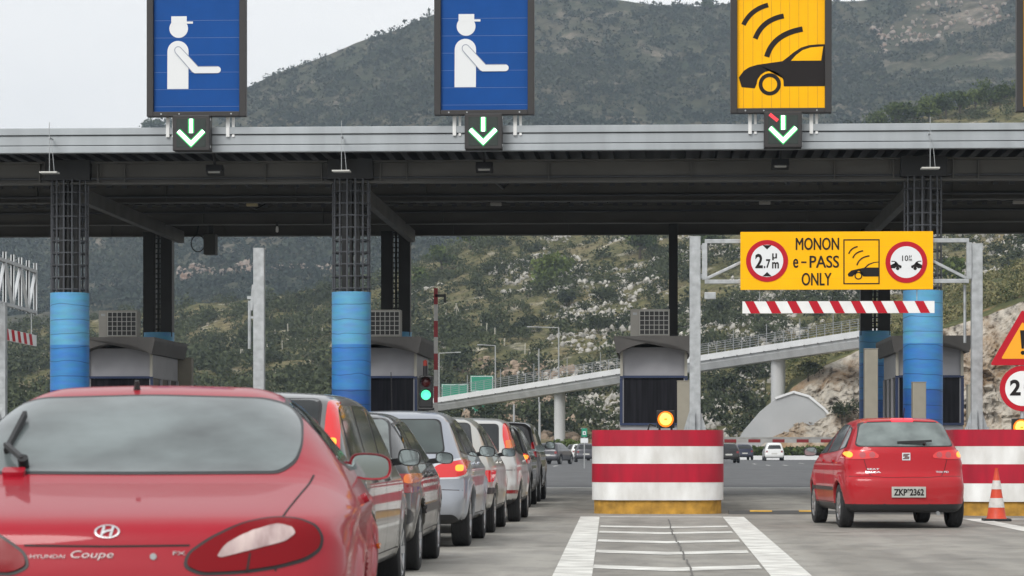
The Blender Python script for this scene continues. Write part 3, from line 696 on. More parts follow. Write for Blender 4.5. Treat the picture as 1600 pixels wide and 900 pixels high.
l = c.patch('tail_light', [(.37, .945), (.36, .985), (.43, 1.035), (.60, 1.053), (.83, 1.05), (.835, .935), (.6, .93)], 'rear', M_LENSON, mirror=True, off=.009, res=.03, it=2)
for u in (.45, .575): c.patch('round_lens', disc(u, .988, .040, 20), 'rear', pm('pink_lens', (.42, .05, .06), .15, coat=1), parent=l, mirror=True, off=.012, res=.025, it=0)
c.patch('lamp_glow', disc(.735, .99, .04, 20), 'rear', M_BULB, parent=l, mirror=True, off=.013, res=.03, it=0)
c.patch('high_brake_light', rect(-.15, .15, 1.430, 1.470), 'rear', pm('bright_red_lens', (.6, .02, .03), .2, emit=(1, .05, .08), es=.8), off=.012, res=.03, it=1)
c.seam([('rear', [(.56, .93), (.52, .78), (.47, .70), (.3, .685), (-.3, .685), (-.47, .70), (-.52, .78), (-.56, .93)]), ('rear', [(-.83, .70), (-.48, .70)]), ('rear', [(.83, .70), (.48, .70)])], w=.008)
m = MB(); m.prism(rect(-.055, .055, -.05, .05), -.004, 0, mi=0)
c.conform(m, .965, .003); e = m.build('emblem', M_CHROME, c.root, world=False)
m = MB(); m.prism(stroke([(.045, .03), (-.035, .03), (-.04, .005), (.01, .004)], .014), -.009, -.004); m.prism(stroke([(-.045, -.03), (.035, -.03), (.04, -.005), (-.01, -.004)], .014), -.009, -.004)
c.conform(m, .965, .003); m.build('emblem_letter', pm('emblem_dark', (.16, .10, .10), .4), e, world=False)
c.rear_text('SEAT', -.52, -.36, .785, .808); c.rear_text('IBIZA', -.54, -.34, .745, .768); c.rear_text('TDI PD', .40, .58, .745, .770)
c.patch('plate_recess', rect(-.38, .38, .375, .60), 'rear', P_RED2, off=.002, it=1)
c.plate('ZKP*2362', .015, .49, w=.46, h=.145)
a, n = c.cast('rear', .25, 1.125); m = MB(); m.tube(a, a + n * .05, .02, 10); m.bar(a + n * .04, a + Vector((-.30, -.015, .03)), .02, .02); m.bar(a + Vector((-.36, -.005, .03)), a + Vector((.10, -.03, .05)), .016, .03); m.build('rear_wiper', M_BLACK, c.root, world=False)
MB().tube((.05, .62, 1.49), (.05, .54, 1.62), .006, 6).build('roof_aerial', M_BLACK, c.root, world=False)
c.mirror(2.72, 1.03, w=.19, h=.14, mat=M_BLACK, out=.06); c.handle(1.2, .90); c.handle(2.15, .90)
c.patch('side_strip', rect(1.05, 2.95, .50, .55), 'right', M_BLACK, mirror=True, off=.010, res=.06)
MB().tube((.42, .12, .22), (.42, .02, .20), .025, 10).build('exhaust_pipe', M_STEEL, c.root, world=False)

# ---- cars far down the road
def far_car(label, mat, px, py, yaw=0, van=False):
    sp = dict(L=4.2 if not van else 3.9, W=1.7, H=1.44 if not van else 1.55, wheels=(.75, 3.3, .30, .2), mat=mat, h=.07, belt=.92, roofw=.72, zlow=.25, doors=(1.1, 2.0, 3.0), kr=.1, prof=hatch(4.2 if not van else 3.9, 1.44 if not van else 1.55, .96, rake=.4 if not van else .15))
    g = gnd(px, py)
    c = Car('distant_car', label, 'car', g, yaw, sp, FG)
    c.patch('rear_window', [(-.58, 1.0), (.58, 1.0), (.5, 1.32), (-.5, 1.32)], 'rear', M_GLASSD, res=.1); c.patch('windscreen', [(-.58, 1.0), (.58, 1.0), (.5, 1.32), (-.5, 1.32)], 'front', M_GLASSD, res=.1)
    c.patch('side_window', [(.7, 1.0), (3.0, .98), (2.5, 1.32), (.9, 1.3)], 'right', M_GLASSD, mirror=True, res=.1)
    c.patch('tail_light', rect(.55, .82, .70, .86), 'rear', M_LENS, mirror=True, res=.1); c.patch('number_plate', rect(-.25,.25,.55,.66), 'rear', M_PLATE, res=.1)
far_car('charcoal car far off, just right of the head of the queue', pm('charcoal_paint', (.05, .05, .06), .4, .3, coat=.6), 853, 725.5, R(-14))
far_car('dark grey car far off at the edge of the striped barrier', pm('charcoal_paint', (.05, .05, .06)), 916, 722, R(3))
far_car('small white car far off, half hidden behind a dark grey car by the striped barrier', P_WHITE, 907, 719.5, R(3))
far_car('black car far off beside a pale parapet, farthest from the toll plaza', P_BLACK, 898, 717, R(3))
far_car('black car far off, half hidden by the right end of the striped barrier', P_BLACK, 1139, 723.5, R(4))
far_car('navy blue car far off under the lowered boom', P_NAVY, 1164, 718.8, R(6))
far_car('small white car far off on the open asphalt under the lowered boom', P_WHITE, 1210, 720, R(1), True)
# ------------------------------------------------------------------ the toll plaza
def ptY(px, py, Y):
    return pt(px, py, Y / (FWD[1] + (px - 800) / F_PX * RGT[1]))
Yf = 57.4
# canopy --------------------------------------------------------------------
can = thing('toll_canopy', 'long flat steel toll canopy with pale grey fascia and blue clad columns, spanning all lanes', 'canopy', (0, Yf, 0))
X0, X1 = -30, 22
m = MB()
for (z0, z1, dy) in ((7.15, 7.29, .0), (7.305, 7.50, .02), (7.515, 7.66, -.02)): m.box(((X0 + X1) / 2, Yf + .1 + dy, (z0 + z1) / 2), (X1 - X0, .2, z1 - z0))
m.box(((X0 + X1) / 2, Yf + .18, 7.40), (X1 - X0, .1, .46))
for x in range(X0 + 2, X1, 6): m.box((x + .4, Yf - .005, 7.40), (.02, .03, .2))
m.build('fascia', M_FASCIA, can, bevel=.012)
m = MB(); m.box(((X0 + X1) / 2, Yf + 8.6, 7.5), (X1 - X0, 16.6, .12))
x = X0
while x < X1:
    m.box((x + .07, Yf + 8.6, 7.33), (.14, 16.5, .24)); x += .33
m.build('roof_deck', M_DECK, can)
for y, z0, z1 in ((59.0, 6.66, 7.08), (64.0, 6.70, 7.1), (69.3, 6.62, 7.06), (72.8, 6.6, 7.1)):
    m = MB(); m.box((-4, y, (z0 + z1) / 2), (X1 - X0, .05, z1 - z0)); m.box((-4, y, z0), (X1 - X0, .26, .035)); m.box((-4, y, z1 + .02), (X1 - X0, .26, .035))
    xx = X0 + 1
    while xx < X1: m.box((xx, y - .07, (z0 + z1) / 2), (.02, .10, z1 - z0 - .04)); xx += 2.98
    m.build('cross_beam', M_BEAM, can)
def front_col(px):
    x = ptY(px, 0, 59.0).x; y = 59.0
    m = MB(); hs = [.16 + i * .2995 for i in range(15)]
    m.lathe([(.30, .16), (.412, .16), (.412, hs[-1]), (.30, hs[-1])], (x, y, 0), n=48)
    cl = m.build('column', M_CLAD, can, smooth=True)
    m = MB(); m.box((x - .14, y, 5.6), (.11, .2, 2.5)); m.box((x + .12, y + .1, 5.6), (.09, .2, 2.5)); m.box((x, y, 5.6), (.05, .34, 2.5)); m.build('column_core', M_DARK, cl)
    m = MB()
    for k in range(14):
        a = 2 * math.pi * k / 14 + .1; m.tube((x + .385 * math.cos(a), y + .385 * math.sin(a), 4.34), (x + .385 * math.cos(a), y + .385 * math.sin(a), 6.72), .020, 6)
    z = 4.42
    while z < 6.7:
        pts = [(x + .385 * math.cos(t), y + .385 * math.sin(t), z) for t in [2 * math.pi * i / 20 for i in range(21)]]; m.path(pts, .017, 5); z += .255
    m.build('column_cage', M_CAGE, cl)
    m = MB(); m.box((x, y, 6.93), (.95, .5, .42)); m.build('column_head', M_DARK, can)
    for sx in (-1, 1): MB().box((x + sx * .62, y - .045, 6.87), (.03, .16, .42)).box((x + sx * .66, y - .035, 6.87), (.06, .02, .36)).build('splice_plate', M_BEAM, can)
    return x
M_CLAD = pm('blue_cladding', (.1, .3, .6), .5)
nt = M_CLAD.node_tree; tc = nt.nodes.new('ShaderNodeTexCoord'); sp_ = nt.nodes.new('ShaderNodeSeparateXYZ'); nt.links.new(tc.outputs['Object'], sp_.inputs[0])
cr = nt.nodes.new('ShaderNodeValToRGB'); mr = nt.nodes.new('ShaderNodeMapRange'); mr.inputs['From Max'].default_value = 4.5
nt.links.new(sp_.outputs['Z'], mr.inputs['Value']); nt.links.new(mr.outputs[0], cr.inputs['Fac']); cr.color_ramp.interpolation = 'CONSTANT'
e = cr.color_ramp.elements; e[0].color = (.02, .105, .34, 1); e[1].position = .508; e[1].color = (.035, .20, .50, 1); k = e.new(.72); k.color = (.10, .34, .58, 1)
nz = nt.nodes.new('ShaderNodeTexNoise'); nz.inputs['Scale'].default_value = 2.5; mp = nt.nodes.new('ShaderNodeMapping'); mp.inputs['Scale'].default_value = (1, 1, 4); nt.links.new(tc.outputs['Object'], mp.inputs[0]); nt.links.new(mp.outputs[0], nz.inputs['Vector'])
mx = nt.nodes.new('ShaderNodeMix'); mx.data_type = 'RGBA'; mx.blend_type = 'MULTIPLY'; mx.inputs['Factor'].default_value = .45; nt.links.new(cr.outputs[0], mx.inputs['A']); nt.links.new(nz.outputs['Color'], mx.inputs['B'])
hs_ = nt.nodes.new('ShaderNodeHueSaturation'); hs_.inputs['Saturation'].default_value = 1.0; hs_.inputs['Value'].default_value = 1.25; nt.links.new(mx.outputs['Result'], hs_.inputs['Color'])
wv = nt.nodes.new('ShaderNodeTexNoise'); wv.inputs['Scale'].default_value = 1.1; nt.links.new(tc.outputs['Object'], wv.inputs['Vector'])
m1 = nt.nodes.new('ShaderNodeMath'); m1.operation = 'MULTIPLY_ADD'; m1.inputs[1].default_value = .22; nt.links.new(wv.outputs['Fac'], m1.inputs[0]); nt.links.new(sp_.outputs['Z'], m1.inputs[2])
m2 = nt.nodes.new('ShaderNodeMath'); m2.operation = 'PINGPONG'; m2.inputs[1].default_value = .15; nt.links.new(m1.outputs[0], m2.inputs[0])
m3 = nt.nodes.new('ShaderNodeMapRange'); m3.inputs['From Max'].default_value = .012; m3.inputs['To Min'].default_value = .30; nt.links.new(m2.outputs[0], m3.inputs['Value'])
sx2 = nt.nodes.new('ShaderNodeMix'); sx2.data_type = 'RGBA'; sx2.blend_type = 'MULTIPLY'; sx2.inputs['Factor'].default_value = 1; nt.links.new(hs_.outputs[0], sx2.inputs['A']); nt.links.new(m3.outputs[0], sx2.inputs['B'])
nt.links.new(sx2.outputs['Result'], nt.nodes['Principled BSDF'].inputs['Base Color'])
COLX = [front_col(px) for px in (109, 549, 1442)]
def rear_col(px, px0, px1):
    x = ptY(px, 0, 72.2).x; w = .78
    cl = MB().box((x - .225, 72.2, 5.3), (.30, .36, 2.7)).box((x + .225, 72.2, 5.3), (.30, .36, 2.7)).box((x, 72.2, 5.3), (.06, .1, 2.7)).build('rear_column', M_DARK, can)
    m = MB()
    for i in range(20): m.box((x, 72.18, 4.15 + i * .13), (.3, .03, .035))
    m.build('column_rungs', M_DARK, cl)
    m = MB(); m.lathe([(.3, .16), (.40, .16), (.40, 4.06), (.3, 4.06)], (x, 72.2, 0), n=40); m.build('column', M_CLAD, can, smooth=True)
for px in (248, 619, 1367): rear_col(px, 0, 0)
for i, x in enumerate(COLX):
    k = .25 if i < 2 else -.25
    MB().bar((x + k, 59.3, 6.42), (x + k * .6, 72.2, 6.52), .16, .30).build('tie_beam', M_BEAM, can)
p = ptY(1052, 0, 70); MB().box((p.x, 70, 5.2), (.22, .22, 3.8)).box((p.x, 70, 3.42), (.4, .4, .03)).build('slim_post', M_DARK, can)
MB().tube((X0, 58.92, 6.76), (X1, 58.92, 6.76), .022, 8).tube((X0, 63.9, 6.82), (X1, 63.9, 6.82), .03, 8).tube((X0, 69.2, 6.9), (X1, 69.2, 6.9), .03, 8).build('conduit', M_CAGE, can)
hd = MB(); rr_ = random.Random(5)
for yb in (63.93, 69.2):
    x = X0 + 1
    while x < X1 - 1: hd.box((x, yb, 7.06), (.12, .06, .08)); x += .36
hd.build('deck_clip', M_CAGE, can)['kind'] = 'stuff'
for px, y0 in ((352, 60), (368, 66), (1215, 60), (762, 61)):
    p = ptY(px, 0, y0); MB().path([Vector((p.x, y0, 7.2)), Vector((p.x + .05, y0 + .3, 6.95)), Vector((p.x + .25, y0 + 1.6, 6.85)), Vector((p.x + .3, y0 + 3, 7.1))], .022, 6).build('cable', M_BLACK, can)
# antennas at the fascia, lamps and boxes under the canopy -------------------
def antenna(px, label):
    x = ptY(px, 0, 57.1).x; t = thing('antenna', label, 'antenna', (x, 57.05, 6.72), 0, 'antennas hung on the canopy edge')
    MB().tube((x, 57.05, 6.74), (x, 57.05, 7.74), .008, 6).tube((x + .1, 57.05, 6.74), (x + .04, 57.05, 7.4), .006, 6).box((x, 57.2, 7.42), (.03, .35, .03)).build('rod', M_STEEL, t)
    MB().box((x, 57.05, 6.71), (.36, .30, .03)).build('plate', pm('antenna_plate', (.5, .5, .47), .5), t)
antenna(78, 'thin T-shaped antenna over the far left blue column'); antenna(534, 'thin T-shaped antenna over the middle blue column'); antenna(1453, 'thin T-shaped antenna over the blue column behind the yellow lane sign')
def floodlight(px, py, label):
    p = ptY(px, py, 58.2); t = thing('floodlight', label, 'floodlight', p, 0, 'floodlights under the canopy edge')
    MB().bar(p + Vector((0, .0, .1)), Vector((p.x, 58.0, 7.2)), .05, .05).bar(p + Vector((-.16, 0, .08)), p + Vector((.16, 0, .08)), .04, .03).build('bracket', M_BLACK, t)
    MB().box(p, (.36, .26, .16), rx=-.3).build('housing', M_BLACK, t, bevel=.02)
    MB().box(p + Vector((0, -.13, -.045)), (.24, .02, .06), rx=-.3).build('lens', pm('lamp_lens', (.35, .35, .33), .3), t)
floodlight(336, 266, 'black floodlight below the green arrow of the far left lane'); floodlight(757, 262, 'black floodlight below the green arrow of the middle lane'); floodlight(1219, 257, 'black floodlight below the green arrow that has a red dash')
def ceiling_lamp(px, py, Y, label, mat):
    p = ptY(px, py, Y); t = thing('ceiling_lamp', label, 'lamp', p, 0, 'small lamps on the canopy beams')
    MB().box(p, (.26, .14, .07)).build('housing', mat, t, bevel=.01); MB().bar(p + Vector((.08, .05, .0)), p + Vector((.12, .3, .35)), .03, .03).build('bracket', M_BLACK, t)
ML = pm('lamp_body', (.42, .41, .38), .5)
ceiling_lamp(394, 320, 66, 'small yellowish lamp under the canopy left of the middle blue column', pm('lamp_body_warm', (.5, .42, .22), .5)); ceiling_lamp(775, 319, 66, 'small grey lamp under the canopy below the middle lane floodlight', ML)
ceiling_lamp(1195, 317, 66, 'small pale lamp under the canopy just below the grey ceiling box', ML); ceiling_lamp(1591, 316, 66, 'small pale lamp under the canopy at the right edge', ML)
p = ptY(1213, 302, 64.2); t = tag(MB().box(p, (.46, .25, .21)).bar(p + Vector((-.2, 0, .1)), p + Vector((-.3, .1, .4)), .04, .04).build('junction_box', pm('grey_box', (.2, .2, .19), .5), bevel=.01), 'grey box hung under the canopy above the yellow lane sign', 'box')
p = ptY(433, 357, 66); t = thing('bare_bulb', 'tiny bulb hanging under the canopy left of the middle blue column', 'bulb', p)
MB().tube(p + Vector((0, 0, .05)), p + Vector((0, 0, .16)), .03, 10).build('socket', M_BLACK, t); MB().lathe([(.0, -.1), (.03, -.08), (.036, -.02), (.02, .05)], p, n=12).build('bulb', pm('bulb_glass', (.7, .7, .68), .3), t, smooth=True)
p = ptY(329, 382, 70); t = thing('lane_camera', 'dark camera box with a loop of cable hanging under the canopy', 'camera', p)
MB().box(p, (.30, .4, .52)).build('housing', pm('camera_case', (.045, .045, .04), .6), t, bevel=.015); MB().box(p + Vector((0, .1, .5)), (.12, .1, .6)).build('bracket', M_BLACK, t)
MB().path([p + Vector((-.30 + .17 * math.cos(a), -.1, .02 + .21 * math.sin(a))) for a in np.linspace(-.3, 6.2, 26)] , .016, 6).tube(p + Vector((-.34, -.1, .2)), p + Vector((-.28, 0, .6)), .016, 6).build('cable', M_BLACK, t)
p = pt(1435, 192, 59.5); t = tag(MB().box((p.x, p.y, 7.7), (.9, .3, .05)).bar((p.x - .5, p.y, 7.68), (p.x + .3, p.y, 7.78), .06, .03).bar((p.x + .3, p.y, 7.66), (p.x + .42, p.y, 7.8), .05, .03).build('roof_bracket', M_WHITE), 'small white bracket lying on the canopy roof behind the fascia', 'bracket')

# lane signs -----------------------------------------------------------------
K4 = 1 / 3.6 / 76.7
def lane_sign(px, kind, label):
    cx = ptY(px, 0, Yf - .1).x; zb = 7.86; Yp = Yf - .12; H = 2.68
    t = thing('lane_sign', label, 'sign', (cx, Yp, zb), 0, 'large lane signs on the canopy')
    w = 1.02; b = .135; bb = .10
    m = MB()
    for c, d in (((cx - w + b / 2, Yp, zb + H / 2), (b, .22, H)), ((cx + w - b / 2, Yp, zb + H / 2), (b, .22, H)), ((cx, Yp, zb + bb / 2), (2 * w - 2 * b, .22, bb)), ((cx, Yp, zb + H - bb / 2), (2 * w - 2 * b, .22, bb))): m.box(c, d)
    fr = m.build('frame', M_FRAME, t, bevel=.01)
    m = MB()
    for sx in (-.72, -.35, .72): m.lathe([(.0, -.012), (.016, -.012), (.016, 0)], (cx + sx, Yp - .11, zb + .05), axis='Y', n=10)
    m.build('bolts', M_STEEL, fr)
    MB().box((cx, Yp + .03, zb + H / 2), (2 * w - 2 * b, .1, H - 2 * bb)).build('panel', M_BLUE if kind == 'man' else M_YEL, t)
    for sx in (-.62, .62): MB().box((cx + sx, Yp + .12, zb - .1), (.07, .07, .6)).box((cx + sx + .11, Yp + .14, zb - .1), (.05, .05, .6)).box((cx + sx + .055, Yp + .13, zb + .15), (.05, .03, .05)).build('bracket', M_WHITE, t)
    m = MB(); y = Yp - .022
    if kind == 'man':
        f = lambda q: [(cx + (x - 390) * K4, zb + (655 - z) * K4) for x, z in q]
        body = [(222, 497)] + [(223, 285)] + [(283 + 60 * math.cos(a), 285 + -60 * math.sin(a)) for a in np.linspace(math.pi, 0, 16)] + [(342, 497)]
        m.prism(f(body), y - .004, y + .02)
        head = [(287 + 53 * math.cos(a), 155 + 53 * math.sin(a)) for a in np.linspace(-.62, math.pi + .62, 30)]
        m.prism(f(head), y - .004, y + .02); m.prism(f([(245, 86), (333, 86), (333, 127), (245, 127)]), y - .006, y + .02); m.prism(f([(333, 116), (368, 116), (368, 128), (333, 128)]), y - .005, y + .02)
        arm = [(269, 292)] + [(285 + 20 * math.cos(a), 278 - 20 * math.sin(a)) for a in np.linspace(math.pi * 1.05, .2 * math.pi, 10)] + [(398, 371), (508, 371)] + [(508 + 19 * math.cos(a), 390 + 19 * math.sin(a)) for a in np.linspace(-math.pi / 2, math.pi / 2, 9)] + [(378, 409), (364, 401)]
        m.prism(f(arm), y - .016, y)
        m.build('pictogram', M_PICT, t)
        g = MB(); half = arm[-1:] + arm[:13]
        g.strip(f(half), 4 * K4, y - .019, y - .0165); g.build('arm_outline', pm('outline_grey', (.25, .28, .36), .6), t)
        j = MB()
        for zz in (110, 208, 305, 403, 500, 597): j.box((cx, Yp - .0215, zb + (655 - zz) * K4), (2 * w - 2 * b - .02, .003, .007))
        j.build('panel_joints', pm('joint_blue', (.10, .17, .38), .5), t)
    else:
        f = lambda q: [(cx + (x - 431) * K4, zb + (615 - z) * K4) for x, z in q]
        car = [(196, 413), (207, 404), (207, 398), (224, 375), (255, 355), (300, 342), (440, 323), (470, 300), (505, 272), (545, 247), (590, 234), (640, 230), (690, 230), (690, 464), (447, 464)]
        car += [(372 + 76 * math.cos(a), 452 + 76 * -math.sin(a)) for a in np.linspace(-.1, math.pi - .05, 18)] + [(285, 474), (212, 467)]
        m.prism(f(car), y - .004, y + .02)
        gl = MB().prism(f([(487, 321), (516, 289), (552, 262), (596, 248), (667, 242), (655, 321)]), y - .009, y - .0045).build('pictogram_window', M_YEL, t)
        ring2d(m, *f([(369, 452)])[0], 62 * K4, 41 * K4, y - .005, y + .02)
        for (a, b_, c_, w_) in (((222, 118), (262, 32), (360, 8), 26), ((288, 196), (325, 92), (447, 70), 28), ((352, 298), (385, 172), (552, 144), 30)):
            q = [((1 - s) ** 2 * a[0] + 2 * s * (1 - s) * b_[0] + s * s * c_[0], (1 - s) ** 2 * a[1] + 2 * s * (1 - s) * b_[1] + s * s * c_[1]) for s in np.linspace(0, 1, 14)]
            m.strip(f(q), w_ * K4, y - .004, y + .02)
        m.build('pictogram', M_INK, t)
        j = MB()
        for xx in (222, 275, 326, 378, 430, 480, 531, 582, 634): j.box((cx + (xx - 431) * K4, Yp - .0215, zb + H / 2), (.008, .003, H - 2 * bb - .02))
        j.build('panel_joints', pm('joint_yellow', (.45, .22, .005), .5), t)
    return t
lane_sign(308, 'man', 'large blue sign with white capped attendant, standing against the sky at the left'); lane_sign(757, 'man', 'large blue sign with white capped attendant, in the middle with the mountain behind it')
lane_sign(1220, 'car', 'large yellow sign with black car and radio waves on the canopy'); lane_sign(1667, 'car', 'large sign on the canopy cut off by the right edge, only its dark frame showing')
def arrow_signal(px, label, red=False):
    cx = ptY(px, 0, Yf - .2).x; Y = Yf - .22; zb = 7.145
    t = thing('arrow_signal', label, 'signal', (cx, Y, zb), 0, 'green arrow signals on the canopy fascia')
    f = lambda q: [(cx + (x - 365) * K4, zb + (850 - z) * K4) for x, z in q]
    MB().box((cx, Y, zb + .36), (.76, .34, .72)).build('housing', M_FRAME, t, bevel=.015)
    MB().box((cx, Y - .172, zb + .36), (.60, .01, .58)).build('screen', pm('signal_screen', (.018, .028, .023), .25), t)
    y = Y - .178
    sh = [(365, 672), (365, 752)]; ch = [(292, 740), (365, 812), (436, 740)]
    m = MB(); m.strip(f(sh), 34 * K4, y - .003, y); g = [(x, z) for x, z in ch]
    def chev(w): 
        k = w * .72
        return [(292 - w * .36, 740 + w * .36), (365, 812 + k), (436 + w * .36, 740 + w * .36), (436 - w * .36, 740 - w * .36), (365, 812 - k), (292 + w * .36, 740 - w * .36)]
    m.prism(f(chev(33)), y - .003, y); m.build('arrow_halo', M_ARROWG, t)
    m = MB(); m.strip(f(sh), 19 * K4, y - .007, y - .003); m.prism(f(chev(20)), y - .007, y - .003); m.build('arrow', M_ARROW, t)
    if red: m = MB(); m.strip(f([(290, 665), (335, 702)]), 19 * K4, y - .007, y); m.build('red_dash', M_REDLED, t)
    for sz in (.08, .64): MB().box((cx + .385, Y - .1, zb + sz), (.02, .05, .05)).build('hinge', M_STEEL, t)
arrow_signal(301, 'green down arrow signal on the fascia of the far left lane'); arrow_signal(756, 'green down arrow signal on the fascia of the middle lane'); arrow_signal(1223, 'green down arrow signal showing an extra red dash, below the yellow sign', True)

# islands, striped barrier noses --------------------------------------------
ISL = [-11.82, -5.87, .08, gnd(1493, 806).x + 1.085]
m = MB()
for x in ISL:
    m.box((x, 64.2, .08), (2.0, 25, .16))
    for y0, y1 in ((46.5, 54.5),): m.box((x, (y0 + y1) / 2, .74), (1.9, y1 - y0, 1.2))
struct(m.build('traffic_island', M_CONC, bevel=.03))
def nose(x, y0, label):
    t = thing('barrier_nose', label, 'barrier', (x, y0, 0), 0, 'red and white striped island noses')
    def shell(hw, r, z0, z1, yoff, name, mat):
        pl = [(-hw, 3.2)] + [(-hw + r - r * math.cos(a), r - r * math.sin(a)) for a in np.linspace(0, math.pi / 2, 9)] + [(hw - r + r * math.sin(a), r - r * math.cos(a)) for a in np.linspace(0, math.pi / 2, 9)] + [(hw, 3.2)]
        n = len(pl); m = MB(); bul = lambda u: .13 * (1 - (u / hw) ** 2)
        vs = [(x + u, y0 + yoff + v - (bul(u) if v < .5 else 0), z) for z in (z0, z1) for u, v in pl]
        vi = [(x + u * (1 - .03 / hw), y0 + yoff + v + .03 - (bul(u) if v < .5 else 0), z) for z in (z0, z1) for u, v in pl]
        fs = [(i, i + 1, n + i + 1, n + i) for i in range(n - 1)]
        m.add(vs + vi, fs + [(2 * n + i, 3 * n + i, 3 * n + i + 1, 2 * n + i + 1) for i in range(n - 1)] + [(n + i, n + i + 1, 3 * n + i + 1, 3 * n + i) for i in range(n - 1)] + [(i, 2 * n + i, 2 * n + i + 1, i + 1) for i in range(n - 1)])
        return m.build(name, mat, t, smooth=True)
    shell(1.05, .42, 0.0, .223, .04, 'base', M_KERBY)
    for i, (z0, z1, mt) in enumerate(((.225, .522, M_STRW), (.518, .822, M_STRR), (.818, 1.115, M_STRW), (1.11, 1.375, M_STRR))):
        shell(1.085 + .003 * (i % 2), .45, z0, z1, -.003 * (i % 2), 'stripe', mt)
    m = MB(); m.prism([(x - 1.04, y0 + 3.2)] + [(x + 1.04 * u, y0 + .45 - .40 * math.sqrt(max(0, 1 - u ** 4))) for u in np.linspace(-1, 1, 15)] + [(x + 1.04, y0 + 3.2)], 1.30, 1.352, 'Z'); m.build('top_slab', M_CONC, t)
    m = MB()
    for a in (-.9, .88): m.box((x + a, y0 + .12, .8), (.012, .05, 1.1))
    m.build('sheet_joint', pm('joint_grey', (.4, .35, .35), .5), t)
nose(ISL[2], gnd(1028, 803).y, 'red and white striped barrier nose on yellow base in the centre of the plaza'); nose(ISL[3], gnd(1560, 806).y, 'red and white striped barrier nose at the right, behind the traffic cone')

# height gantry over the tag lane -------------------------------------------
Yg = 49.0
def gantry_post(t, x, y, z0, z1):
    m = MB(); m.box((x, y, (z0 + z1) / 2), (.19, .17, z1 - z0)); m.box((x, y, z1 + .006), (.20, .18, .012)); p = m.build('post', M_STEEL, t, bevel=.012)
    m = MB(); m.box((x, y, z0 + .02), (.44, .44, .03))
    for dx, dy in ((1, 0), (-1, 0), (0, -1), (0, 1)):
        a = Vector((dx, dy, 0)); q = Vector((x, y, z0 + .035)) + a * .09
        m.add([q, q + a * .11, q + Vector((0, 0, .36))], [(0, 1, 2)]); o = Vector((-dy, dx, 0)) * .012; m.add([q + o, q + a * .11 + o, q + Vector((0, 0, .36)) + o], [(2, 1, 0)])
    for dx in (-.17, .17):
        for dy in (-.17, .17): m.tube((x + dx, y + dy, z0), (x + dx, y + dy, z0 + .09), .018, 8)
    m.build('base_plate', M_STEEL, p)
def truss(m, a, b, z0, z1, r=.035):
    a = Vector(a); b = Vector(b)
    for z in (z0, z1): m.bar((a.x, a.y, z), (b.x, b.y, z), .07, .07)
    for q in (a, b): m.bar((q.x, q.y, z0 + .035), (q.x, q.y, z1 - .035), .09, .07)
t = thing('height_gantry', 'galvanised height gantry standing over the tag-only lane', 'gantry', ptY(1300, 700, Yg))
xl = ptY(1086, 0, Yg).x; xr = ptY(1526, 0, Yg).x; zt = 4.66; zb_ = 3.96
gantry_post(t, xl, Yg, 1.352, 4.74); gantry_post(t, xr, Yg, 1.352, 4.60)
a = ptY(1101, 0, Yg - .1); b = ptY(1514, 0, Yg - .1); m = MB(); truss(m, (a.x, Yg - .1, 0), (b.x, Yg - .1, 0), zb_, zt)
for px0, px1 in ((1103, 1163), (1510, 1455)):
    q = ptY(px0, 0, Yg - .1); r = ptY(px1, 0, Yg - .1); m.bar((q.x, Yg - .1, zb_ + .05), (r.x, Yg - .1, zb_ + .36), .05, .05)
m.bar((xl + .05, Yg, zt - .1), (a.x, Yg - .08, zt - .1), .06, .08); m.bar((xl + .05, Yg, zb_ + .1), (a.x, Yg - .08, zb_ + .1), .06, .08)
m.bar((xr - .05, Yg, zt - .2), (b.x, Yg - .08, zt - .2), .06, .12); m.build('truss', M_STEEL, t, bevel=.006)
MB().box((xl + .26, Yg - .02, 3.72), (.20, .12, .12)).build('latch', M_STEEL, t, bevel=.01)
q = ptY(1508, 0, Yg); MB().tube((q.x, Yg + .05, 2.9), (q.x, Yg + .05, 3.9), .025, 8).build('lock_bar', M_STEEL, t)
# the lane sign on it
Ys = Yg - .22; A = ptY(1157, 360, Ys); B = ptY(1458, 452, Ys); K7 = (B.x - A.x) / 1462; zB = B.z
t = thing('lane_sign', 'yellow lane sign lettered MONON e-PASS ONLY mounted on the height gantry', 'sign', (A.x, Ys, zB))
f = lambda q: [(A.x + (x - 35) * K7, zB + (487 - z) * K7) for x, z in q]
pn = MB().prism(f([(35, 487), (1497, 487), (1497, 45), (35, 45)]), Ys, Ys + .05).build('panel', M_YEL, t, bevel=.004)
m = MB(); j = MB()
for zz in (160, 290, 400): j.box((A.x + 1462 * K7 / 2, Ys - .0008, zB + (487 - zz) * K7), (1462 * K7 - .01, .001, .004))
j.build('panel_joints', pm('joint_yellow2', (.75, .36, .004), .5), t)
y = Ys - .002
def disc3(m, cx, cz, r, y0, y1, n=48): m.prism(disc(cx, cz, r, n), y0, y1)
ink = MB(); DISC = []
for cx, cz, ro, ri in ((237, 267, 160, 123), (1294, 280, 158, 121)):
    c_ = f([(cx, cz)])[0]; red = MB(); wht = MB(); disc3(red, *c_, ro * K7, y - .008, y); disc3(wht, *c_, ri * K7, y - .011, y - .008); rg = red.build('red_ring', M_SIGNRED, t); wht.build('white_disc', M_PICT, rg); DISC.append(rg)
y2 = y - .0115
ink.prism(f([(203, 147), (272, 147), (237, 180)]), y2 - .003, y2); ink.prism(f([(203, 385), (272, 385), (237, 352)]), y2 - .003, y2)
def T(m, s, x0, x1, z0, z1, yy, bold=.02, th=.003):
    (a0, b0), (a1, b1) = f([(x0, z1), (x1, z0)]); text(m, s, a0, a1, b0, b1, yy, bold=bold, thick=th)
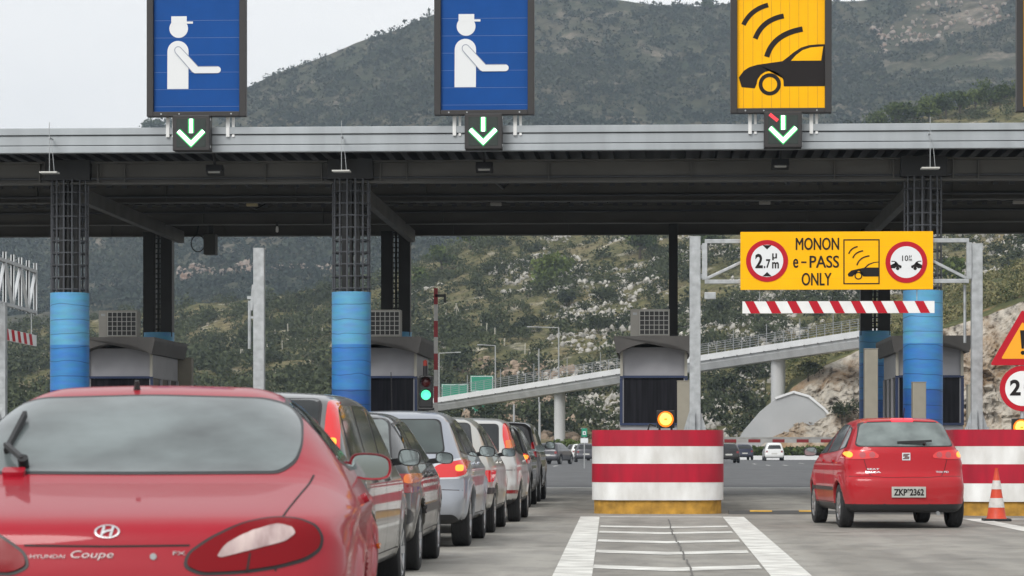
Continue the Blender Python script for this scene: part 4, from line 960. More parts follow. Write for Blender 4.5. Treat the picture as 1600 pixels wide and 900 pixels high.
T(ink, '2', 147, 205, 213, 323, y2, .03); T(ink, '.', 212, 224, 306, 323, y2, .03); T(ink, '7', 229, 263, 254, 322, y2, .03); T(ink, 'm', 275, 327, 276, 325, y2, .03); T(ink, '\u00b5', 276, 312, 210, 262, y2, .02)
T(ink, '10', 1262, 1308, 229, 272, y2, .01); T(ink, 'm', 1313, 1336, 254, 272, y2, .01); T(ink, '\u00b5', 1315, 1333, 228, 248, y2, .01)
lc = [(1176, 302), (1176, 325), (1207, 327), (1215, 318), (1238, 316), (1246, 328), (1257, 322), (1258, 308), (1236, 298), (1220, 278), (1204, 271), (1180, 270), (1182, 277), (1200, 277), (1214, 283), (1224, 298)]
rc = [(2 * 1294 - x, z) for x, z in lc]
for q in (lc, rc): ink.prism(f(q), y2 - .003, y2)
for cx in (1228, 1360): disc3(ink, *f([(cx, 328)])[0], 13 * K7, y2 - .003, y2, 20)
for i_, (ox, oz) in enumerate(((-2, 0), (2, 0), (0, -1.5), (0, 1.5))):
    yy = y - .0005 - i_ * .0004; T(ink, 'MONON', 457 + ox, 783 + ox, 92 + oz, 184 + oz, yy, 0, .003); T(ink, 'e', 437 + ox, 473 + ox, 252 + oz, 320 + oz, yy, 0, .003); T(ink, 'PASS', 562 + ox, 783 + ox, 229 + oz, 320 + oz, yy, 0, .003); T(ink, 'ONLY', 502 + ox, 725 + ox, 360 + oz, 455 + oz, yy, 0, .003)
T(ink, '-', 497, 537, 272, 284, y - .0005, .01, .003)
for q in ([(817, 104), (1092, 104), (1092, 113), (817, 113)], [(817, 438), (1092, 438), (1092, 447), (817, 447)], [(817, 113), (826, 113), (826, 438), (817, 438)], [(1083, 113), (1092, 113), (1092, 438), (1083, 438)]): ink.prism(f(q), y - .004, y)
for a, b_, c_ in (((858, 215), (872, 172), (925, 160)), ((889, 248), (905, 202), (967, 192)), ((920, 302), (938, 240), (1015, 231))):
    q = [((1 - s) ** 2 * a[0] + 2 * s * (1 - s) * b_[0] + s * s * c_[0], (1 - s) ** 2 * a[1] + 2 * s * (1 - s) * b_[1] + s * s * c_[1]) for s in np.linspace(0, 1, 12)]; ink.strip(f(q), 10 * K7, y - .004, y)
cs = [(850, 372), (856, 362), (878, 342), (930, 330), (975, 321), (1005, 293), (1045, 279), (1083, 275), (1083, 388), (968, 388)] + [(931 + 37 * math.cos(a), 382 - 37 * math.sin(a)) for a in np.linspace(-.1, math.pi - .1, 12)] + [(886, 388), (856, 388)]
ink.prism(f(cs), y - .004, y); MB().prism(f([(991, 320), (1014, 301), (1049, 287), (1082, 282), (1082, 320)]), y - .008, y - .0045).build('pictogram_window', M_YEL, t); ring2d(ink, *f([(931, 382)])[0], 30 * K7, 21 * K7, y - .004, y)
ink.build('lettering', M_INK, t)
# height board
Yb = Yg - .12; A2 = ptY(1160, 471, Yb); B2 = ptY(1460, 489, Yb); w = B2.x - A2.x; h = A2.z - B2.z
t = thing('height_board', 'red and white striped height board hanging level below the yellow lane sign', 'height board', (A2.x, Yb, B2.z), 0, 'striped height boards')
MB().box((A2.x + w / 2, Yb, B2.z + h / 2), (w, .03, h)).build('board', M_WHITE, t)
m = MB(); pw = w / 9.0
for i in range(9):
    x = A2.x + .02 + i * pw * .995; m.prism([(x + .02, B2.z + h), (x + .02 + pw * .42, B2.z + h), (x + pw * .78, B2.z), (x + pw * .34, B2.z)], Yb - .019, Yb - .0155)
m.build('stripe', M_SIGNRED, t)
for xx in (A2.x + .3, A2.x + w - .3): MB().tube((xx, Yb, B2.z + h), (xx, Yb, zb_), .008, 6).build('hanger', M_STEEL, t)
# opened gantry at the left ----------------------------------------------------
t = thing('height_gantry', 'galvanised lattice gantry swung open beside the far left lane', 'gantry', pt(3, 700, 51.5)); q = pt(2, 0, 51.5)
gantry_post(t, q.x, q.y, 1.352, 3.72)
a = pt(-46, 385, 49.5); b = pt(56, 415, 56); ZT = a.z; m = MB(); zt2 = b.z; zb2 = pt(58, 488, 56).z
off = Vector((-.02, .16, 0))
for o in (Vector((0, 0, 0)), off):
    for z in (zb2, zt2 - .12): m.bar((a.x + o.x, a.y, z), (b.x + o.x, b.y, z), .05, .06)
    n = 8
    for i in range(n + 1):
        s = i / n; x = a.x + (b.x - a.x) * s + o.x; yy = a.y + (b.y - a.y) * s; m.box((x, yy, (zb2 + zt2) / 2), (.05, .06, zt2 - zb2 + .1))
        if i < n: s2 = (i + 1) / n; m.bar((x, yy, zb2 if i % 2 else zt2 - .12), (a.x + (b.x - a.x) * s2 + o.x, a.y + (b.y - a.y) * s2, zt2 - .12 if i % 2 else zb2), .04, .04)
m.build('truss', pm('pale_steel', (.55, .57, .58), .45, .4), t)
m = MB(); bz0 = pt(58, 541, 56).z; bz1 = pt(58, 524, 56).z; dirv = (b - a); dirv.z = 0; dirv.normalize(); nn = Vector((dirv.y, -dirv.x, 0)); L_ = (Vector((b.x, b.y, 0)) - Vector((a.x, a.y, 0))).length
t2 = thing('height_board', 'red and white striped height board seen end-on below the lattice gantry at the left', 'height board', (a.x, a.y, bz0), 0, 'striped height boards')
P = lambda s, o: Vector((a.x, a.y, 0)) + dirv * s + nn * o
m.bar(P(0, 0) + Vector((0, 0, (bz0 + bz1) / 2)), P(L_, 0) + Vector((0, 0, (bz0 + bz1) / 2)), .03, bz1 - bz0); m.build('board', M_WHITE, t2)
m = MB(); i = 0.05
while i < L_ - .4:
    m.add([P(i, .018) + Vector((0, 0, bz1 - .002)), P(i + .3, .018) + Vector((0, 0, bz1 - .002)), P(i + .45, .018) + Vector((0, 0, bz0 + .002)), P(i + .15, .018) + Vector((0, 0, bz0 + .002))], [(3, 2, 1, 0)]); i += .62
m.build('stripe', M_SIGNRED, t2)
for ss in (1, L_ - .5): MB().tube(P(ss, 0) + Vector((0, 0, bz1)), P(ss, 0) + Vector((0, 0, zb2)), .01, 6).build('hanger', M_STEEL, t2)
q = pt(405, 0, 49.5); t = thing('gantry_post', 'bare galvanised gantry post standing behind the red coupe', 'post', (q.x, q.y, 1.352)); gantry_post(t, q.x, q.y, 1.352, pt(405, 389, 49.5).z)
q2 = pt(390, 0, 49.5); MB().tube((q2.x, q2.y, pt(0, 545, 49.5).z), (q2.x, q2.y, pt(0, 470, 49.5).z), .03, 8).bar((q2.x - .04, q2.y, pt(0, 465, 49.5).z), (q.x, q2.y, pt(0, 465, 49.5).z), .05, .05).bar((q2.x, q2.y, pt(0, 496, 49.5).z), (q.x, q2.y, pt(0, 496, 49.5).z), .04, .04).build('lock_bar', M_STEEL, t)
MB().bar((q.x - .14, q.y, 3.5), (q.x - .1, q.y, 3.95), .05, .06).build('latch', M_STEEL, t)

# booths -----------------------------------------------------------------------
Yk = 61.5
def booth(label):
    x = 0; t = thing('toll_booth', label, 'booth', (0, Yk, .16), 0, 'toll booths on the islands')
    w = .73; L = 3.4; yc = Yk + L / 2
    m = MB(); m.box((0, yc, .885), (2 * w, L, 1.45)); m.box((0, yc, 2.95), (2 * w - .04, L - .04, .66))
    for sx in (-1, 1):
        for yy in (Yk + .05, Yk + 1.2, Yk + 2.3, Yk + L - .05): m.box((sx * (w - .04), yy, 2.12), (.08, .09, 1.02))
    m.build('body', M_BOOTH, t, bevel=.012)
    m = MB(); m.box((0, Yk - .012, 2.635), (2 * w + .02, .05, .05)); m.box((0, Yk - .02, 1.60), (2 * w + .02, .07, .05)); m.box((-w + .02, Yk - .012, 2.11), (.06, .04, .98)); m.box((w - .02, Yk - .012, 2.11), (.06, .04, .98)); m.build('window_frame', M_NAVY, t)
    m = MB(); m.box((0, Yk + .045, 2.12), (2 * w - .12, .02, 1.0)); m.build('window', M_BOOTHGLASS, t)
    for sx in (-1, 1):
        m = MB(); m.box((sx * (w - .055), Yk + .6, 2.12), (.02, 1.06, 1.0)); m.box((sx * (w - .055), Yk + 1.75, 2.12), (.02, 1.0, 1.0)); m.box((sx * (w - .055), Yk + 2.85, 2.12), (.02, .98, 1.0)); m.build('window', M_BOOTHGLASS, t)
    m = MB()
    for k in range(6): m.box((-.45 + k * .17, Yk + .12, 2.1), (.07, .02, .95))
    m.build('blind', pm('booth_blind', (.045, .045, .055), .8), t)
    arch = [(-.86, 3.50), (-.865, 3.42), (-.80, 3.14), (-.74, 3.13)] + [(u, 3.16 + .20 * (1 - (u / .74) ** 2)) for u in np.linspace(-.70, .70, 13)] + [(.74, 3.13), (.80, 3.14), (.865, 3.42), (.86, 3.50)]
    m = MB(); m.prism(arch, Yk - .55, Yk + L + .4); m.build('roof', M_BOOTHROOF, t)
    for sx in (-1, 1): MB().box((sx * (w - .03), Yk - .03, 2.95), (.06, .03, .60)).build('corner_trim', pm('trim_beige', (.42, .40, .34), .5), t)
    return t
M_BOOTHGLASS = pm('booth_glass', (.013, .013, .017), .3, spec=.15, var=.8, vscale=6, stretch=(3, 1, .12), var_col=(.003, .003, .005))
def ac(label):
    t = thing('air_conditioner', label, 'air conditioner', (0, Yk + .2, 3.5), 0, 'air conditioners on the booth roofs')
    MB().box((0, Yk + .4, 3.82), (.86, .42, .60)).box((-.3, Yk + .4, 3.51), (.06, .4, .03)).box((.3, Yk + .4, 3.51), (.06, .4, .03)).build('casing', M_AC, t, bevel=.012)
    MB().box((.09, Yk + .187, 3.82), (.64, .01, .52)).build('fan_opening', M_BLACK, t)
    m = MB()
    for i in range(7): m.box((.09 - .315 + i * .105, Yk + .172, 3.82), (.015, .012, .53))
    for i in range(6): m.box((.09, Yk + .170, 3.565 + i * .102), (.645, .012, .013))
    m.build('grille', pm('grille_white', (.42, .42, .39), .5), t); MB().box((-.33, Yk + .186, 4.02), (.09, .006, .05)).build('badge', M_STEEL, t)
    return t
b0 = booth('toll booth on the centre island behind the striped barrier nose'); b0.location.x = .02
a0 = ac('air conditioner on the booth behind the central striped barrier nose'); a0.location.x = -.06
for x, lb, la in ((ISL[1] - .02, 'toll booth half hidden behind the middle blue column', 'air conditioner half hidden behind the middle blue column'), (ISL[0] + .1, 'toll booth between the far left blue column and the rear column, behind the coupe', 'air conditioner with large grille right of the far left blue column')):
    dup(b0, (x, Yk, .16), label=lb); dup(a0, (x - .08, Yk + .2, 3.5), label=la)
dup(b0, (ISL[3] + .1, Yk, .16), label='toll booth behind the blue column above the red hatchback')

# posts, cabinets, lamps, booms -----------------------------------------------------
def cabinet(px0, px1, pyt, d, label, z0=.16):
    a = pt(px0, pyt, d); b = pt(px1, pyt, d); w = (b - a).length; c_ = (a + b) / 2
    t = thing('cabinet', label, 'cabinet', (c_.x, c_.y, z0), 0, 'beige steel cabinets on the islands')
    MB().box((c_.x, c_.y, (z0 + a.z) / 2), (w, .3, a.z - z0)).build('casing', M_BEIGE, t, bevel=.015); MB().box((c_.x, c_.y, a.z + .008), (w + .012, .31, .016)).build('lid', M_BEIGE, t); MB().box((c_.x, c_.y - .153, z0 + .6), (w * .7, .006, .8)).build('door', M_BEIGE, t)
cabinet(1058, 1081, 596, 57.5, 'beige cabinet right of the central toll booth, behind the gantry post'); cabinet(1350, 1371, 546, 57.0, 'tall beige cabinet left of the blue column above the red hatchback'); cabinet(1425, 1446, 598, 55.5, 'short beige cabinet in front of the blue column above the red hatchback'); cabinet(1511, 1531, 602, 54.8, 'beige cabinet behind the right gantry post'); cabinet(279, 301, 560, 66, 'grey beige cabinet just above the roof of the red coupe')
def amber(px, py, d, label):
    p = pt(px, py, d); t = thing('flashing_lamp', label, 'warning lamp', (p.x, p.y, 1.352), 0, 'amber warning lamps on the barrier noses')
    m = MB(); m.box((p.x, p.y + .08, p.z), (.30, .12, .30)); m.tube((p.x - .1, p.y + .08, 1.35), (p.x - .1, p.y + .08, p.z), .02, 8); m.tube((p.x + .1, p.y + .08, 1.35), (p.x + .1, p.y + .08, p.z), .02, 8); m.build('housing', M_BLACK, t, bevel=.03)
    m = MB(); m.lathe([(.15, 0), (.15, -.06), (.142, -.06), (.142, 0)], (p.x, p.y + .02, p.z), 'Y', 28); m.build('visor', M_BLACK, t)
    m = MB(); m.lathe([(.135, 0), (.13, -.02), (.10, -.035)], (p.x, p.y + .01, p.z), 'Y', 28); m.build('lens_rim', M_AMBERC, t, smooth=True)
    m = MB(); m.lathe([(.10, -.035), (.05, -.045), (.0005, -.048)], (p.x, p.y + .01, p.z), 'Y', 28); m.build('lens', M_AMBER, t, smooth=True)
    MB().box((p.x, p.y - .042, p.z), (.05, .006, .03)).build('lamp_mark', M_AMBERC, t)
    m = MB(); m.path([Vector((p.x - .16, p.y + .1, p.z - .12)), Vector((p.x - .27, p.y + .1, p.z - .08)), Vector((p.x - .3, p.y + .1, 1.36))], .016, 6); m.build('cable', M_BLACK, t)
amber(1040, 655, 47.3, 'lit amber lamp on top of the central striped barrier nose'); amber(1596, 668, 46.6, 'lit amber lamp at the right edge below the round speed sign')
# road signs at the right edge
d_ = 47.6; c_ = pt(1598, 607, d_); s_ = F_PX / d_
t = thing('sign_post', 'grey post carrying the triangular and round signs at the right edge', 'post', (c_.x, c_.y + .06, 1.352)); MB().tube((c_.x, c_.y + .06, 1.352), (c_.x, c_.y + .06, 3.40), .035, 12).build('post_tube', M_STEEL, t); MB().box((c_.x, c_.y + .06, 1.37), (.22, .22, .03)).build('base_plate', M_STEEL, t)
def tri(k, cz, cx): return rounded([(cx - .55 * k, cz - .32 * k), (cx + .55 * k, cz - .32 * k), (cx, cz + .63 * k)], .06 * k)
cz = pt(0, 541, d_).z
t = thing('warning_sign', 'triangular red and yellow warning sign with exclamation mark at the right edge', 'sign', (c_.x, c_.y, cz))
m = MB(); m.prism(tri(1, cz, c_.x), c_.y, c_.y + .02); m.build('border', M_SIGNRED, t)
m = MB(); m.prism(tri(.66, cz, c_.x), c_.y - .005, c_.y - .001); m.build('face', pm('warm_yellow', (.85, .36, .005), .45), t)
m = MB(); m.prism([(c_.x - .045, cz + .27), (c_.x + .045, cz + .27), (c_.x + .02, cz - .04), (c_.x - .02, cz - .04)], c_.y - .010, c_.y - .006); m.prism(disc(c_.x, cz - .11, .035, 16), c_.y - .010, c_.y - .006); m.build('exclamation_mark', M_INK, t)
t = thing('speed_sign', 'round white sign with red rim beginning with the figure 2 at the right edge', 'sign', (c_.x, c_.y, c_.z))
m = MB(); m.prism(disc(c_.x, c_.z, .385, 48), c_.y, c_.y + .02); m.build('rim', M_SIGNRED, t); m = MB(); m.prism(disc(c_.x, c_.z, .295, 48), c_.y - .005, c_.y - .001); m.build('face', M_WHITE, t)
m = MB(); text(m, '2', c_.x - .215, c_.x - .035, c_.z - .12, c_.z + .15, c_.y - .006, bold=.035, thick=.003); text(m, '0', c_.x + .02, c_.x + .21, c_.z - .12, c_.z + .15, c_.y - .006, bold=.035, thick=.003); m.build('numerals', M_INK, t)
# lane traffic light + raised boom, left beacon
p = pt(666, 612, 60); t = thing('traffic_light', 'black traffic light showing green beside the toll booth, with a small red beacon on top', 'traffic light', (p.x, p.y, .16))
MB().box((p.x, p.y, p.z), (.28, .18, .68)).box((p.x, p.y, p.z - .37), (.34, .22, .06)).box((p.x, p.y + .04, 1.0), (.10, .10, 1.66)).build('housing', M_BLACK, t, bevel=.02)
MB().lathe([(.0005, -.03), (.06, -.025), (.105, 0)], (p.x, p.y - .10, p.z - .07), 'Y', 24).build('green_lamp', M_GREEN_ON, t, smooth=True); MB().lathe([(.0005, -.03), (.06, -.025), (.10, 0)], (p.x, p.y - .10, p.z + .20), 'Y', 24).build('red_lamp', pm('red_off', (.06, .004, .004), .3), t, smooth=True)
for dz in (-.07, .20):
    m = MB(); n = 14; arc = [(p.x + .125 * math.cos(k), p.z + dz + .125 * math.sin(k)) for k in np.linspace(0, math.pi, n)]
    m.add([(x, p.y - .09, z) for x, z in arc] + [(x, p.y - .24, z) for x, z in arc], [(i, i + 1, n + i + 1, n + i) for i in range(n - 1)]); m.build('visor', M_BLACK, t)
MB().tube((p.x - .02, p.y, p.z + .34), (p.x - .02, p.y, p.z + .55), .05, 12).build('beacon', M_BLACK, t); MB().lathe([(.045, 0), (.045, .10), (.0005, .13)], (p.x - .02, p.y, p.z + .55), n=14).build('beacon_lens', pm('beacon_dull_red', (.25, .02, .01), .3), t, smooth=True)
p = pt(287, 585, 66); t = thing('beacon_lamp', 'small black beacon with a red light just above the roof of the red coupe', 'beacon', (p.x, p.y, .16))
MB().tube((p.x, p.y, .16), (p.x, p.y, p.z - .25), .04, 10).box((p.x, p.y, p.z), (.14, .12, .40)).build('housing', M_BLACK, t); MB().lathe([(.0005, -.03), (.07, 0)], (p.x, p.y - .07, p.z - .16), 'Y', 16).build('red_lamp', pm('red_on', (.6, .02, .02), emit=(1, .05, .04), es=1.5), t); MB().lathe([(.05, 0), (.05, .1), (.0005, .13)], (p.x, p.y, p.z + .2), n=12).build('beacon_lens', pm('beacon_dull_red', (.25, .02, .01)), t)
a = pt(681, 462, 62); t = thing('barrier_gate', 'raised red and white boom standing upright beside the green traffic light', 'boom barrier', (a.x, a.y, .16), 0, 'boom barriers of the toll lanes')
MB().box((a.x, a.y + .15, .66), (.32, .34, 1.0)).build('cabinet', M_BEIGE, t, bevel=.02)
m = MB(); r = MB(); zz = 1.0; k = 0; dz = .36
while zz < a.z - .01:
    (r if k % 2 else m).box((a.x, a.y, min(zz + dz / 2, a.z)), (.085, .05, dz)); zz += dz; k += 1
bo = m.build('boom', M_SHADEDW, t); r.build('red_band', M_SHADEDR, bo); MB().box((a.x + .10, a.y, a.z), (.24, .05, .06)).box((a.x + .2, a.y, a.z - .08), (.05, .05, .14)).build('boom_hook', M_DARK, t)
a = pt(1128, 688, 61); b = pt(1352, 688, 61); t = thing('barrier_gate', 'lowered red and white boom across the tag-only lane ahead of the red hatchback', 'boom barrier', (b.x, b.y, .16), 0, 'boom barriers of the toll lanes')
MB().box((b.x + .1, a.y + .1, .70), (.34, .34, 1.08)).build('cabinet', M_BEIGE, t, bevel=.02); zc = a.z
bo = MB().box(((a.x + b.x) / 2, a.y, zc), (b.x - a.x, .05, .10)).box(((a.x + b.x) / 2, a.y, zc + .06), (b.x - a.x, .07, .02)).build('boom', M_SHADEDW, t); m = MB(); x = a.x + .05
while x < b.x - .2: m.box((x + .13, a.y, zc - .012), (.26, .056, .070)); x += .52
m.build('red_band', M_SHADEDR, bo)
# cone and rubber hump
g = gnd(1557, 814); t = thing('traffic_cone', 'orange traffic cone with two white bands by the right striped barrier', 'traffic cone', g)
M_CONE = pm('cone_orange', (.62, .06, .02), .5, var=.2, vscale=9); M_CONEW = pm('cone_white', (.62, .60, .57), .5, var=.2, vscale=12)
rr = lambda z: .145 - .118 * (z - .03) / .72
MB().box(g + Vector((0, 0, .018)), (.40, .40, .036)).build('foot', M_RUBBER, t, bevel=.01)
MB().lathe([(.155, .036), (rr(.06), .06), (rr(.2), .2), (rr(.2) + .003, .2), (rr(.34) + .003, .34), (rr(.34), .34), (rr(.47), .47), (rr(.47) + .003, .47), (rr(.60) + .003, .60), (rr(.60), .60), (rr(.75), .75), (.0005, .755)], g, n=28, seg_m=[0, 0, 0, 1, 0, 0, 0, 1, 0, 0, 0]).build('cone_body', [M_CONE, M_CONEW], t, smooth=True)
MB().tube(g + Vector((0, 0, .745)), g + Vector((0, 0, .785)), .024, 12).build('cone_tip', M_CONE, t)
a = gnd(1138, 803); b = gnd(1490, 803); t = thing('rubber_hump', 'black and yellow rubber hump laid across the tag-only lane', 'speed hump', (a.x, a.y, 0))
hp = [(-.2, 0), (-.14, .035), (-.05, .055), (.05, .055), (.14, .035), (.2, 0)]
m = MB(); m.prism([(a.y + u, v + .001) for u, v in hp], a.x, b.x, 'X'); m.build('hump', pm('hump_rubber', (.06, .06, .058), .85, bump=.2), t)
m = MB(); x = a.x + .35; i = 0
while x < b.x - .3: m.prism([(a.y + u * 1.0, v + .006) for u, v in hp[1:-1]], x, x + .36, 'X'); x += .80
m.build('yellow_block', pm('hump_yellow', (.62, .36, .05), .7, var=.3, vscale=8), t)
# ------------------------------------------------------------------ ground, roads, markings
def sheet(name, x0, x1, y0, y1, z, mat, nx=1, ny=1):
    m = MB(); m.add([(x0, y0, z), (x1, y0, z), (x1, y1, z), (x0, y1, z)], [(0, 1, 2, 3)]); return struct(m.build(name, mat))
def nodes_of(m): return m.node_tree, m.node_tree.nodes, m.node_tree.links
def road_mat(name, base, dark, streak, sscale, grain, rough):
    m = bpy.data.materials.new(name); m.use_nodes = True; nt, N, Lk = nodes_of(m); b = N['Principled BSDF']
    tc = N.new('ShaderNodeTexCoord')
    def noise(scale, sc_=(1, 1, 1), det=6):
        mp = N.new('ShaderNodeMapping'); mp.inputs['Scale'].default_value = sc_; Lk.new(tc.outputs['Object'], mp.inputs[0]); n = N.new('ShaderNodeTexNoise'); n.inputs['Scale'].default_value = scale; n.inputs['Detail'].default_value = det; Lk.new(mp.outputs[0], n.inputs['Vector']); return n.outputs['Fac']
    def ramp(f, p0, p1, c0, c1):
        r = N.new('ShaderNodeValToRGB'); e = r.color_ramp.elements; e[0].position = p0; e[1].position = p1; e[0].color = (*c0, 1); e[1].color = (*c1, 1); Lk.new(f, r.inputs[0]); return r.outputs[0]
    def mul(a, b_, f=1):
        x = N.new('ShaderNodeMix'); x.data_type = 'RGBA'; x.blend_type = 'MULTIPLY'; x.inputs['Factor'].default_value = f; Lk.new(a, x.inputs['A']); Lk.new(b_, x.inputs['B']); return x.outputs['Result']
    c = ramp(noise(.35, (1, .5, 1)), .32, .68, dark, base)
    c = mul(c, ramp(noise(sscale, (1, .035, 1), 5), .35, .62, streak, (1, 1, 1)), .85)
    c = mul(c, ramp(noise(2.2, (1, .4, 1)), .42, .56, (.80, .80, .80), (1.06, 1.06, 1.05)), .8)
    c = mul(c, ramp(noise(1.1, (1, .8, 1), 9), .60, .68, (1, 1, 1), (.70, .69, .67)), .9)
    c = mul(c, ramp(noise(6, (1, .5, 1), 4), .66, .72, (1, 1, 1), (.62, .61, .60)), .8)
    c = mul(c, ramp(noise(45, det=3), .3, .7, (1 - grain,) * 3, (1 + grain * .5,) * 3), 1)
    Lk.new(c, b.inputs['Base Color']); b.inputs['Roughness'].default_value = rough
    rr = N.new('ShaderNodeMapRange'); Lk.new(noise(.5), rr.inputs[0]); rr.inputs['To Min'].default_value = rough - .22; rr.inputs['To Max'].default_value = rough + .1; Lk.new(rr.outputs[0], b.inputs['Roughness'])
    bp = N.new('ShaderNodeBump'); bp.inputs['Strength'].default_value = .25; bp.inputs['Distance'].default_value = .01; Lk.new(noise(60, det=3), bp.inputs['Height']); Lk.new(bp.outputs[0], b.inputs['Normal'])
    return m
M_PLAZA = road_mat('plaza_concrete', (.36, .345, .31), (.27, .257, .23), (.56, .55, .535), .8, .18, .72)
M_ASPH = road_mat('asphalt', (.095, .097, .10), (.075, .077, .08), (.8, .8, .8), .5, .2, .75)
M_EARTH = pm('dry_earth', (.16, .14, .09), .9, var=.4, vscale=.05)
sheet('ground', -2500, 2500, -400, 3200, -.35, M_EARTH)
sheet('plaza', -45, 40, -60, 77, 0, M_PLAZA)
m = MB(); ys = [77, 200, 345, 420, 440]; zs = [-.004, -.004, -.004, .35, .45]
for (y0, z0), (y1, z1) in zip(zip(ys, zs), zip(ys[1:], zs[1:])): m.add([(-60, y0, z0), (60, y0, z0), (60, y1, z1), (-60, y1, z1)], [(0, 1, 2, 3)])
struct(m.build('road', M_ASPH))
M_MARK = pm('road_paint_white', (.68, .68, .64), .7, var=.35, vscale=3, var_col=(.42, .41, .38), detail=14)
m = MB()
def quadz(a, b, c, d, z=.004): m.add([(p[0], p[1], z) for p in (a, b, c, d)], [(0, 1, 2, 3)])
for c0 in ISL[1:]:
    y1 = gnd(1028, 807).y - .25 + (gnd(1560, 806).y - gnd(1028, 803).y if c0 == ISL[3] else 0); y0 = 9
    lx = lambda y: c0 - 1.21 + (44 - y) / 20 * .28; rx = lambda y: c0 + 1.34 - (44 - y) / 20 * .08
    quadz((lx(y0), y0), (lx(y0) + .36, y0), (lx(y1) + .30, y1), (lx(y1), y1)); quadz((rx(y0) - .36, y0), (rx(y0), y0), (rx(y1), y1), (rx(y1) - .33, y1))
    quadz((lx(y1) + .31, y1 - .40), (rx(y1) - .34, y1 - .40), (rx(y1) - .34, y1), (lx(y1) + .31, y1))
    for yy in (38.6, 36.0, 32.6, 29.2, 25.4, 21.8, 18, 14):
        xm = c0 + .08; w = .75
        quadz((lx(yy) + .33, yy - .15), (xm, yy - .75), (xm, yy - .75 + w), (lx(yy) + .33, yy - .15 + w)); quadz((xm, yy - .75), (rx(yy) - .37, yy - .15), (rx(yy) - .37, yy - .15 + w), (xm, yy - .75 + w))
struct(m.build('lane_marking', M_MARK))
m = MB()
for (px, py) in ((1152, 722), (1179, 725), (1200, 727), (1227, 727), (1252, 724), (845, 731), (868, 728)):
    g = gnd(px, py); quadz((g.x - .08, g.y - 3), (g.x + .08, g.y - 3), (g.x + .08, g.y + 3), (g.x - .08, g.y + 3), .002)
quadz((-45, 76.2), (40, 76.2), (40, 76.95), (-45, 76.95), .004)
struct(m.build('lane_marking', M_MARK))
m = MB(); rnd = random.Random(3)
pts = [gnd(1045, 812), gnd(1052, 836), gnd(1063, 856), gnd(1078, 890), gnd(1088, 960)]
pts = [(p.x, p.y) for p in pts]
for (a, b) in zip(pts, pts[1:]):
    for k in range(5):
        s, e_ = k / 5, (k + 1) / 5; j0, j1 = (rnd.uniform(-.015, .015) for _ in range(2)); P_ = (a[0] + (b[0] - a[0]) * s + j0, a[1] + (b[1] - a[1]) * s); Q_ = (a[0] + (b[0] - a[0]) * e_ + j1, a[1] + (b[1] - a[1]) * e_)
        quadz((P_[0] - .009, P_[1]), (P_[0] + .009, P_[1]), (Q_[0] + .009, Q_[1]), (Q_[0] - .009, Q_[1]), .0075)
for yy in (22.5, 31, 39.5, 54, 66): quadz((-45, yy), (40, yy), (40, yy + .02), (-45, yy + .02), .0072)
for xx in (-4.6,): quadz((xx, -20), (xx + .02, -20), (xx + .02, 76), (xx, 76), .0070)
struct(m.build('pavement_joints', pm('joint_dark', (.13, .125, .115), .9)))
# ------------------------------------------------------------------ terrain as real slopes round the motorway
def interp(x, pts): return float(np.interp(x, [p[0] for p in pts], [p[1] for p in pts]))
def fan_point(px, y, d): return pt(px, y, d)
def fbm(p, s, o=4): return mnoise.fractal(Vector(p) * s, 1.0, 2.0, o, noise_basis='PERLIN_ORIGINAL')
RIDGE_NEAR = [(-900, 560), (-300, 545), (0, 520), (280, 482), (400, 466), (500, 452), (600, 432), (700, 388), (760, 366), (830, 342), (900, 318), (1000, 292), (1100, 262), (1250, 222), (1380, 196), (1450, 182), (1530, 160), (1620, 140), (1900, 110), (2500, 110)]
RIDGE_FAR = [(-900, 330), (-300, 300), (0, 275), (160, 235), (235, 205), (300, 175), (390, 133), (440, 110), (500, 88), (560, 63), (620, 45), (660, 29), (700, 14), (760, 4), (830, -3), (900, -8), (985, 1), (1040, 10), (1100, 9), (1135, 4), (1300, 2), (1345, 3), (1400, -4), (1500, -18), (1620, -40), (2500, -70)]
def near_pd(px, t): return interp(px, [(-900, 699), (2500, 699)]) + (interp(px, RIDGE_NEAR) - 699) * t ** .92, 310 + 350 * t
def far_pd(px, t): return 690 + (interp(px, RIDGE_FAR) - 690) * t, 720 + 880 * t
def near_at(px, t):
    y, d = near_pd(px, t); p = pt(px, y, d)
    if t == 0: q = pt(px, 700, 302); return Vector((q.x, q.y, -.6))
    k = min(1, t * 6) ; p.z += k * (fbm((p.x, p.y, 0), .03, 3) * 2.2 + fbm((p.x, p.y, 3), .12, 3) * .8) * (1 if t < .97 else .5); return p
def far_at(px, t):
    y, d = far_pd(px, t); p = pt(px, y, d); e = 1 if t < .98 else .3; p.z += min(1, t * 5) * e * (fbm((p.x, p.y, 9), .006, 4) * 10 + fbm((p.x, p.y, 5), .03, 3) * 2.5); return p
def fan(name, at, pxs, ts, mat, back):
    m = MB(); n = len(ts) + 1
    for px in pxs:
        col = [tuple(at(px, t)) for t in ts]; b_ = Vector(col[-1]); r = Vector((b_.x, b_.y, 0)).normalized() * back; col.append((b_.x + r.x, b_.y + r.y, b_.z - back * .4)); m.v += col
    for i in range(len(pxs) - 1):
        for j in range(n - 1): m.f.append((i * n + j, (i + 1) * n + j, (i + 1) * n + j + 1, i * n + j + 1)); m.m.append(0)
    return struct(m.build(name, mat, smooth=True))
